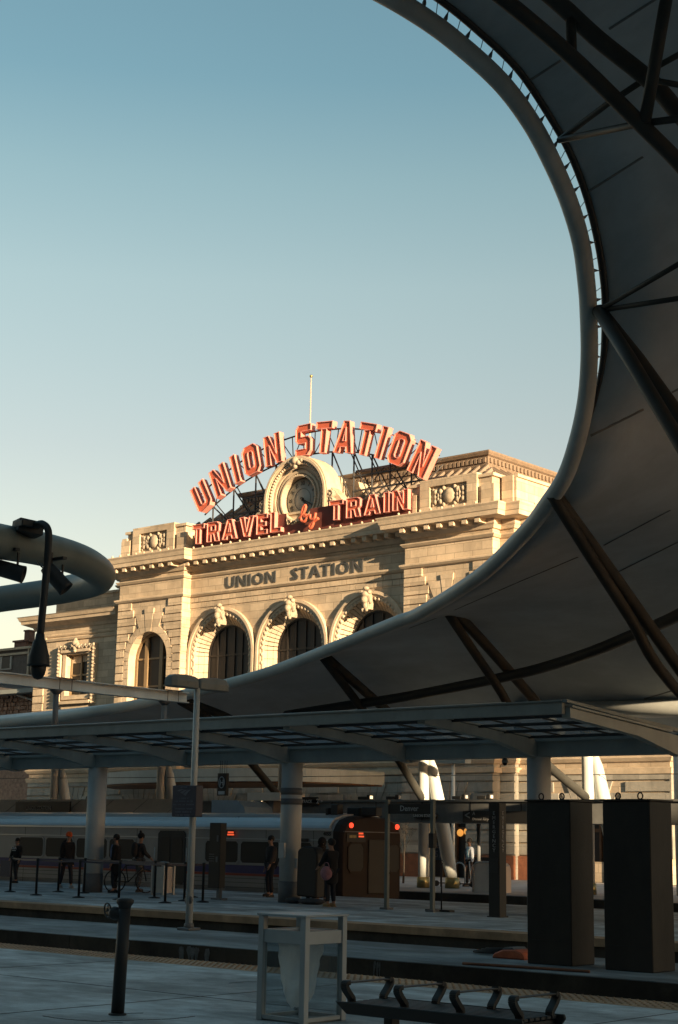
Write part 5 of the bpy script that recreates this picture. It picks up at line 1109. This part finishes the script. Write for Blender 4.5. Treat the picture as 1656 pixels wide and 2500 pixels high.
for k, (i, j) in enumerate(((0,1),(1,3),(3,5),(5,7),(7,9),(2,4),(4,6),(6,8))):
    a, b = QL[i]+Vector((0,0,.96)), QL[j]+Vector((0,0,.96)); m_ = MB(); mid = a.lerp(b, .5)-Vector((0,0,.02)); m_.beam(a, mid, .004, .05); m_.beam(mid, b, .004, .05)
    t = solo('queue_belt', m_, 'navy', ['dark belt from the leftmost queue post', 'dark belt running to the wide column', 'dark belt passing in front of the wide column', 'dark belt before the bicycle', 'dark belt behind the lamp pole', 'dark belt behind the orange hatted person', 'dark belt between the column and the silver bin', 'dark belt from the silver bin to the lamp pole'][k], 'belt', 'belts between the queue posts')
p = atZ(8, 2200, 0); solo('track_number_flag', MB().box(p.x-.2, p.x+.2, p.y, p.y+.03, .6, 1.0), 'navy', 'small navy panel at the left picture edge by the queue posts', 'sign')
# upright board on sand bags
p = atZ(752, 2207, 0); KB = thing('covered_display', 'tall dark grey covered display on weighted feet beside the middle column', 'display', p)
a = atY(733, 2120, p.y); bb = atY(782, 2120, p.y); zt = atY(760, 2066, p.y).z; w0 = a.x-p.x; w1 = bb.x-p.x
part('cover', MB().prism([(w0, .2), (w1, .16), (w1+.03, zt-.22), (w1-.1, zt-.02), (w0+.2, zt), (w0+.02, zt-.12)], -.16, .2), 'dgrey', KB, local=True, bev=.04)
part('foot', MB().tube([(w0+.3, 0, .08), (w0+.3, 0, .22)], .05, 8).tube([(w1-.2, 0, .08), (w1-.2, 0, .18)], .05, 8), 'black', KB, local=True)
for dx, sc in ((-.42, .24), (.22, .44)): part('sandbag', MB().ball((dx, -.1, .075), 1, 14, sc=(sc, .22, .085)), 'sand', KB, local=True)
# things on the plaza beyond the train
p = atZ(1200, 2170, 0); p = atY(1198, 2178, 45.2); t = thing('arched_locker', 'grey arched metal cabinet on the plaza left of the emergency pillar', 'cabinet', (p.x, 45.2, 0))
zt = 1.0; pf = [(-.5, 0), (-.5, .75)]+[(-.5+.25-.25*math.cos(a), .75+.25*math.sin(a)) for a in (.5, 1.0, 1.57)]+[(.25+.25*math.sin(a), .75+.25*math.cos(a)) for a in (0.0, .5, 1.0, 1.57)]+[(.5, 0)]
part('body', MB().prism(pf, -.3, .5), 'pinkp', t, local=True); part('rim', MB().tube([(u, -.32, v) for u, v in pf], .03, 6), 'galv', t, local=True)
labs = ['metal hoop rack right beside the man in white', 'metal hoop rack behind the leaning column']
for k, px in enumerate((1163, 1122)):
    p = atY(px, 2160, 50.5); t = thing('bike_hoop', labs[k], 'bike rack', (p.x, 50.5, 0), group='hoop bike racks on the plaza'); part('hoop', MB().tube([(-.26, 0, 0), (-.26, 0, .62)]+[(-.26*math.cos(a), 0, .62+.26*math.sin(a)) for a in (.4, .8, 1.2, 1.57, 1.97, 2.37, 2.77)]+[(.26, 0, .62), (.26, 0, 0)], .028, 8), 'galv', t, local=True)
p = atY(1076, 2100, 48.9); t = thing('platform_position_sign', 'dark blue sign reading CAR 512 between the slim posts and leaning column', 'sign', (p.x, 48.9, 0)); part('pole', MB().tube([(0,.03,0), (0,.03,2.0)], .03, 8), 'dgrey', t, local=True); part('panel', MB().box(-.32, .32, -.03, .02, .98, 1.62), 'navy2', t, local=True); tb = MB(); text_mesh(tb, 'CAR', (0,-.035,1.42), (1,0,0), (0,0,1), .17, .004, .004, 'CENTER'); text_mesh(tb, '512', (0,-.035,1.08), (1,0,0), (0,0,1), .34, .004, .008, 'CENTER'); part('lettering', tb, 'textd', t, local=True)
p = atY(1178, 2108, 52.5); t = thing('plaza_sign', 'low black sign with pale lettering on the plaza behind the man in white', 'sign', (p.x, 52.5, 0)); part('board', MB().box(-.55, .55, 0, .06, .72, 1.08), 'black', t, local=True); part('leg', MB().box(-.45, -.4, .01, .05, 0, .72).box(.4, .45, .01, .05, 0, .72), 'dgrey', t, local=True); tb = MB(); text_mesh(tb, 'CRAWFORD', (0,-.006,.84), (1,0,0), (0,0,1), .16, .004, .002, 'CENTER'); part('lettering', tb, 'textd', t, local=True)
def scooter(px, py, Y, lab, rz):
    p = atY(px, py, Y); t = thing('parked_scooter', lab, 'scooter', (p.x, Y, 0), group='scooters on the plaza', rz=rz)
    for x in (-.42, .42): part('wheel', MB().lathe([(.1, -.02), (.11, -.01), (.11, .01), (.1, .02)], (x, 0, .11), 16, axis=(0,1,0)), 'rubber', t, local=True)
    part('deck', MB().box(-.3, .3, -.07, .07, .1, .14), 'dgrey', t, local=True); part('stem', MB().tube([(.38, 0, .12), (.30, 0, .95)], .022, 8), 'galv', t, local=True); part('handlebar', MB().tube([(.30, -.2, .95), (.30, .2, .95)], .016, 8), 'black', t, local=True); return t
scooter(1092, 2160, 49.6, 'parked scooter with its stem leaning, between the two lit columns', .9); scooter(1128, 2160, 49.4, 'parked scooter lying by the feet of the man in white', .2); scooter(1106, 2162, 49.9, 'parked scooter behind the other two', 2.2)
p = atY(1107, 1930, 52.0); t = thing('plaza_street_light', 'white T-shaped street light rising behind the leaning column', 'street light', (p.x, 52.0, 0)); part('pole', MB().tube([(0,0,0), (0,0,4.75)], .07, 10), 'white', t, local=True); part('head', MB().prism([(-.75, 4.78), (.72, 4.75), (.76, 4.98), (-.72, 5.1)], -.2, .2), 'wdull', t, local=True)
# little bare tree beyond the train
p = atY(985, 2150, 51); TRe = thing('bare_tree', 'small leafless tree against the pale stone just right of the train', 'tree', (p.x, 51, 0)); rnd = random.Random(3)
part('trunk', MB().tube([(0,0,0), (.03,0,.8), (.0,.02,1.5)], [.045, .035, .025], 8), 'bark', TRe, local=True); cr_ = MB()
def branch(p, d, L_, r, n):
    q = p+d*L_; cr_.tube([p, p.lerp(q, .5)+Vector((rnd.uniform(-.03,.03), 0, .02)), q], [r, r*.8, r*.6], 5)
    if n:
        for k in range(3): branch(q if k else p.lerp(q, .7), (d+Vector((rnd.uniform(-.7,.7), rnd.uniform(-.5,.5), rnd.uniform(-.1,.5)))).normalized(), L_*.68, r*.6, n-1)
for k in range(4): branch(Vector((0,0,.9+.18*k)), Vector((rnd.uniform(-.6,.6), rnd.uniform(-.4,.4), 1)).normalized(), .5, .018, 3)
part('crown', cr_, 'bark', TRe, local=True)
# overhead wire
a, b = atY(0, 1893, 47), atY(1656, 1895, 47); solo('overhead_wire', MB().tube([a-Vector((20,0,0)), b+Vector((10,0,0))], .012, 5), 'black', 'thin black wire strung level across the columns behind the canopy', 'wire')

# ================================================================ people
def skinmesh(V, E, R, sub=1):
    me = bpy.data.meshes.new('s'); me.from_pydata([tuple(v) for v in V], E, []); o = bpy.data.objects.new('s', me); SC.collection.objects.link(o)
    md = o.modifiers.new('k', 'SKIN'); md.use_smooth_shade = True; md.branch_smoothing = .4
    for i, r in enumerate(R): sv = me.skin_vertices[0].data[i]; sv.radius = r if isinstance(r, tuple) else (r, r); sv.use_root = (i == 0)
    o.modifiers.new('b', 'SUBSURF').levels = sub
    dg = bpy.context.evaluated_depsgraph_get(); m2 = bpy.data.meshes.new_from_object(o.evaluated_get(dg)); bpy.data.objects.remove(o); bpy.data.meshes.remove(me)
    for p in m2.polygons: p.use_smooth = True
    m2.materials.clear(); return m2
def person(label, loc, rz=0, h=1.72, legs=((-.10, .0), (.10, .0)), arms=((-1, .0, .0), (1, .0, .0)), coat='coat', trous='trous', shoe='shoe', skin='skin', hat=None, hood=False, long=0, lean=0, hair='hair', group=None, hands=None, bend=(0, 0)):
    """faces local -Y; legs: foot offset (x, y); arms: (side, forward, out) hand offset"""
    t = thing('person', label, 'person', loc, group, rz); k = h/1.72
    T = lambda x, y, z: Vector((x*k, (y-lean*max(0, z-.9))*k, z*k))
    J = {'pel': T(0,0,.95), 'sp': T(0,0,1.12), 'ch': T(0,-.01,1.30), 'nb': T(0,-.005,1.43), 'nk': T(0,-.015,1.50), 'hb': T(0,-.03,1.56), 'hm': T(0,-.035,1.63), 'ht': T(0,-.025,1.69), 'ns': T(0,-.125,1.595)}
    V = [J['pel'], J['sp'], J['ch'], J['nb'], J['nk'], J['hb'], J['hm'], J['ht'], J['ns']]; R = [.12, .105, (.15, .10), (.10, .075), .052, .072, .083, .062, .018]; E = [(0,1),(1,2),(2,3),(3,4),(4,5),(5,6),(6,7),(5,8)]
    R = [tuple(x*k for x in r) if isinstance(r, tuple) else r*k for r in R]; AR = []; LG = []
    def av(p, r, par): V.append(p); R.append(r*k); E.append((par, len(V)-1)); return len(V)-1
    for n_, (sd, fw_, ou) in enumerate(arms):
        s0 = T(sd*.18, 0, 1.39); hd = hands[n_] if hands and hands[n_] else (sd*(.20+ou), -.03-fw_*.45, .84+fw_*.30); hd = T(*hd)
        mid = s0.lerp(hd, .5); d = (hd-s0); L_ = .50*k; off = math.sqrt(max(0, (L_/2)**2-(d.length/2)**2)) if d.length < L_ else 0.0
        el = mid+Vector((sd*.12, .8, -.35)).normalized()*off+Vector((sd*.01, .02, 0))
        a = av(s0, .062, 2); b = av(el, .045, a); c = av(hd, .030, b); dr = (hd-el).normalized(); pm = av(hd+dr*.06*k, .030, c); sdv = dr.cross(Vector((0,1,0))).normalized() if abs(dr.y) < .9 else Vector((1,0,0))
        for q, (o_, L3) in enumerate(((-.027,.062),(-.009,.074),(.009,.070),(.027,.055))): f1 = av(hd+dr*(.085+L3*.4)*k+sdv*o_*k+Vector((0,-.006,0)), .0095, pm); av(hd+dr*(.085+L3)*k+sdv*o_*.9*k+Vector((0,-.022,0)), .008, f1)
        th = av(hd+dr*.05*k+sdv*-.04*k*sd+Vector((0,-.02,0)), .011, c); av(hd+dr*.085*k+sdv*-.048*k*sd+Vector((0,-.035,0)), .009, th)
        AR.append((s0, el, hd))
    for n_, (fx, fy) in enumerate(legs):
        sd = -1 if n_ == 0 else 1; hp = T(sd*.09, 0, .90); ft = T(fx, fy, .09); kn = hp.lerp(ft, .5)+Vector((0, -.05-bend[n_], 0)); 
        a = av(hp, .088, 0); b = av(kn, .058, a); c = av(ft, .042, b); d = av(T(fx+sd*.02, fy-.13, .04), .035, c); LG.append((hp, kn, ft))
    me = skinmesh(V, E, R); part('body', me, skin, t, local=True)
    # clothing
    CV = [J['pel']+Vector((0,0,-.02)), J['sp'], J['ch'], J['nb']]; CR = [(.205*k, .165*k), (.20*k, .16*k), (.215*k, .165*k), (.11*k, .10*k)]; CE = [(0,1),(1,2),(2,3)]
    if long: CV.append(T(0, .01, .95-long)); CR.append((.21*k, .17*k)); CE.append((0, 4))
    for s0, el, hd in AR:
        i = len(CV); CV += [s0, el, el.lerp(hd, .93)]; CR += [(.09*k, .09*k), (.07*k, .07*k), (.052*k, .052*k)]; CE += [(2, i), (i, i+1), (i+1, i+2)]
    part('jacket', skinmesh(CV, CE, CR), coat, t, local=True)
    TV = [T(0,0,.97)]; TRr = [(.15*k, .115*k)]; TE = []
    for hp, kn, ft in LG: i = len(TV); TV += [hp, kn, ft+Vector((0,0,.02))]; TRr += [(.10*k, .10*k), (.072*k, .072*k), (.062*k, .062*k)]; TE += [(0, i), (i, i+1), (i+1, i+2)]
    part('trousers', skinmesh(TV, TE, TRr), trous, t, local=True)
    for n_, (fx, fy) in enumerate(legs):
        s_ = MB(); c = T(fx, fy, 0); s_.ball(c+Vector((0,-.06,.05)), .5, 12, sc=(.095, .27, .10)); s_.box(c.x-.045, c.x+.045, c.y-.17, c.y+.06, .001, .025); part('shoe', s_, shoe, t, local=True)
    hm = J['hm']
    if hat: m_ = MB(); m_.ball(hm+Vector((0,.012,.045)), .105*k, 14, sc=(1, 1.08, .95)); m_.lathe([(.103*k, -.005), (.108*k, .01), (.106*k, .04)], hm+Vector((0,.01,.0)), 18); part('hat', m_, hat, t, local=True)
    elif hood: m_ = MB(); m_.ball(hm+Vector((0,.03,.0)), .125*k, 14, sc=(1, 1, 1.15)); m_.ball(hm+Vector((0,.05,-.14)), .12*k, 12, sc=(1.1, .9, .8)); part('hood', m_, coat, t, local=True)
    else: m_ = MB(); m_.ball(hm+Vector((0,.022,.03)), .1*k, 14, sc=(1, 1.05, 1)); part('hair', m_, hair, t, local=True)
    ey = MB()
    for sd in (-1, 1): ey.ball(hm+Vector((sd*.03, -.078, -.005))*1, .010, 8)
    part('eyes', ey, 'black', t, local=True); ea = MB()
    for sd in (-1, 1): ea.ball(hm+Vector((sd*.085*k, .0, -.02)), .022, 8, sc=(.5, 1, 1.4))
    part('ears', ea, skin, t, local=True)
    return t, J, T
Zp = lambda x, y: atZ(x, y, 0)
def backpack(t, J, m_='coatb', s=1):
    c = J['ch']; b = MB(); b.ball(c+Vector((0,.19,-.04)), 1, 14, sc=(.15*s, .10, .23*s)); part('backpack', b, m_, t, local=True)
# woman with the pink bag, seen from the side
t, J, T = person('person in a long dark coat holding a pink bag, beside the covered display', Zp(808, 2214), rz=math.radians(-100), h=1.66, legs=((-.07, .03), (.07, -.04)), coat='coat', long=.42, shoe='tan', hands=((-.16,-.33,1.02), (.16,-.33,1.02)), lean=.02)
part('hood', MB().ball(J['hm']+Vector((0,.07,.02)), .09, 12), 'hair', t, local=True)
p = Zp(808, 2214); q = atD(797, 2132, math.hypot(p.x, p.y)-.1); hb = thing('pink_bag', 'patterned pink bag held by the person in the long dark coat', 'bag', q-Vector((0,0,.17))); part('bag', MB().ball((0,0,.17), 1, 16, sc=(.17, .13, .18)), 'pink', hb, local=True); part('handle', MB().tube(spline([(-.1,0,.3), (-.05,0,.42), (.05,0,.42), (.1,0,.3)], 5), .012, 6), 'pink', hb, local=True)
person('person in a dark hood standing behind the covered display', Zp(784, 2203), rz=math.radians(60), h=1.68, hood=True)
person('person in a dark hoodie and trousers standing left of the middle column, feet apart', Zp(660, 2190), rz=math.radians(-20), h=1.72, legs=((-.22, .05), (.20, -.05)), coat='coatb', hair='hair', hands=((-.27,-.05,.84), (.22,-.15,.90)))
t, J, T = person('person in an orange knit hat and dark winter coat walking by the queue posts', Zp(160, 2168), rz=math.radians(75), h=1.72, legs=((-.08, .28), (.08, -.22)), hat='orange', long=.12, shoe='shoew', lean=.08); backpack(t, J, 'coat', 1.1)
t, J, T = person('child in a black hoodie with a pale chest print at the left picture edge', Zp(38, 2156), rz=math.radians(8), h=1.50, legs=((-.05, .10), (.10, -.10)), coat='coat', arms=((-1, .25, .05), (1, .2, .05))); pr = MB(); text_mesh(pr, 'USA', (0, -.165, 1.15), (1,0,0), (0,0,1), .12, .01, .004, 'CENTER'); pr.box(-.08, .08, -.165, -.155, 1.09, 1.12); part('chest_print', pr, 'textb', t, local=True)
t, J, T = person('person in a long black coat with a blue scarf right of the wide column', Zp(280, 2180), rz=math.radians(-60), h=1.68, long=.5, arms=((-1, .3, 0), (1, .1, 0))); part('scarf', MB().ball((.10, -.10, 1.18), 1, 12, sc=(.07, .05, .24)), 'scarf', t, local=True)
t, J, T = person('person in a bobble hat and backpack holding a bicycle, seen from behind', Zp(336, 2178), rz=math.radians(165), h=1.72, legs=((-.10, .05), (.14, -.08)), hat='coat', trous='trg', coat='coatb', hands=((-.20,-.30,1.0), (.25,-.25,.95)), lean=.03); part('bobble', MB().ball(J['ht']+Vector((0,.02,.10)), .045, 8), 'coatb', t, local=True); backpack(t, J, 'coatb')
person('dark figure stepping out of the open train door', Zp(432, 2166), rz=math.radians(20), h=1.7, legs=((-.08, .1), (.1, -.1)))
t, J, T = person('man in a white long sleeved shirt and dark trousers walking past the station door', atY(1148, 2162, 50.2)*1.0, rz=math.radians(-35), h=1.78, legs=((-.10, .12), (.12, -.16)), coat='shirt', trous='coat', hands=((-.26,-.06,.88), (.28,-.02,.86)), skin='skind')
t.location.z = 0
for sd in (-1, 1): part('backpack_strap', MB().tube(spline([(sd*.10, .02, 1.46), (sd*.11, -.12, 1.40), (sd*.12, -.155, 1.25), (sd*.15, -.12, 1.08)], 4), .02, 6), 'bluebag', t, local=True)
# bicycle
p = Zp(318, 2180); BI = thing('bicycle', 'dark bicycle held by the person in the bobble hat', 'bicycle', p, rz=math.radians(70))
for x in (-.5, .5):
    w_ = part('wheel', MB().tube([(x+.33*math.cos(i*.262), 0, .34+.33*math.sin(i*.262)) for i in range(24)], .02, 8, closed=True), 'rubber', BI, local=True)
    sp_ = MB()
    for i in range(12): sp_.tube([(x,0,.34), (x+.32*math.cos(i*.5236), 0, .34+.32*math.sin(i*.5236))], .0025, 4)
    part('spokes', sp_, 'galv', w_, local=True)
fr = MB()
for a, b in (((-.5,0,.34), (-.08,0,.32)), ((-.08,0,.32), (-.18,0,.86)), ((-.18,0,.80), (.36,0,.84)), ((-.08,0,.32), (.38,0,.76)), ((.5,0,.34), (.34,0,.98)), ((-.5,0,.34), (-.18,0,.78))): fr.tube([a, b], .018, 8)
part('frame', fr, 'black', BI, local=True); part('saddle', MB().ball((-.2,0,.91), 1, 10, sc=(.13,.07,.035)), 'black', BI, local=True); part('handlebar', MB().tube([(.30,-.28,1.02), (.34,0,1.0), (.30,.28,1.02)], .014, 8), 'black', BI, local=True)

# joints and cracks in the paving
jt = MB()
for x in [-46+i*4.2 for i in range(12)]: jt.box(x-.006, x+.006, -6, 15.1, .0005, .0035)
for y in (8.4, 12.3): jt.box(-60, 10, y-.005, y+.005, .0006, .0036)
for x in [-60+i*4.2 for i in range(16)]: jt.box(x-.008, x+.008, 25.93, 37, .0005, .0035)
rnd = random.Random(12)
def crack(pts, w_):
    P_ = spline([atZ(x, y, .002) for x, y in pts], 8)
    for a, b in zip(P_, P_[1:]): a = a+Vector((rnd.uniform(-.01, .01), rnd.uniform(-.01, .01), 0)); jt.beam(a, b, w_*rnd.uniform(.6, 1.3), .003)
crack([(105,2480),(150,2487),(215,2492),(300,2497)], .014); crack([(250,2492),(340,2490),(420,2487),(475,2481)], .016); crack([(285,2478),(320,2474),(350,2473)], .012); crack([(560,2400),(600,2397),(655,2398)], .01)
struct('paving_joints', jt, 'joint')
# ================================================================ unseen blocks added outside the frame to shade the platforms and cut sky light
def block(name, lab, x0, x1, y0, y1, h, fl=3.6):
    t = thing(name, lab, 'building', ((x0+x1)/2, (y0+y1)/2, -.7)); part('wall', MB().box(x0, x1, y0, y1, -.7, h), 'blocker', t)
    wn = MB(); z = 3.0
    while z < h-2:
        wn.box(x0-.05, x0+.01, y0+1, y1-1, z, z+1.7); wn.box(x0+1, x1-1, y0-.05, y0+.01, z, z+1.7); wn.box(x0+1, x1-1, y1-.01, y1+.05, z, z+1.7); z += fl
    part('window_bands', wn, 'blockerglass', t); part('parapet', MB().box(x0-.2, x1+.2, y0-.2, y1+.2, h, h+.5), 'wdull', t)
block('tall_blocker', 'tall unseen office block right of the tracks, outside the picture', 60, 68, -70, 13, 62)  # added to keep the low sun off the platforms
def slab(y0, y1, z0, z1, p, nm): part(nm, MB().box(60, 66, y0, y1, z0, z1), 'blocker', p)
t = thing('gapped_blocker', 'lower unseen blocker, added with a gap that lets sun onto the columns', 'building', (64, 20, -.7))
slab(13.05, 32, -.7, 17.6, t, 'wall'); slab(13.05, 17.8, 17.6, 30, t, 'gap_near_side'); slab(23.2, 32, 17.6, 30, t, 'gap_far_side'); slab(17.8, 23.2, 23.4, 30, t, 'gap_top')  # opening shaped to let sun strike the hall columns
wn = MB()
for k in range(4): wn.box(59.95, 60.01, 13, 28, 2.5+k*3.6, 4.3+k*3.6)
part('window_bands', wn, 'blockerglass', t)
block('sky_blocker', 'long unseen blocker behind the photographer, added to cut sky light', -120, 50, -76, -32, 44)  # added to darken the fill from the sky behind
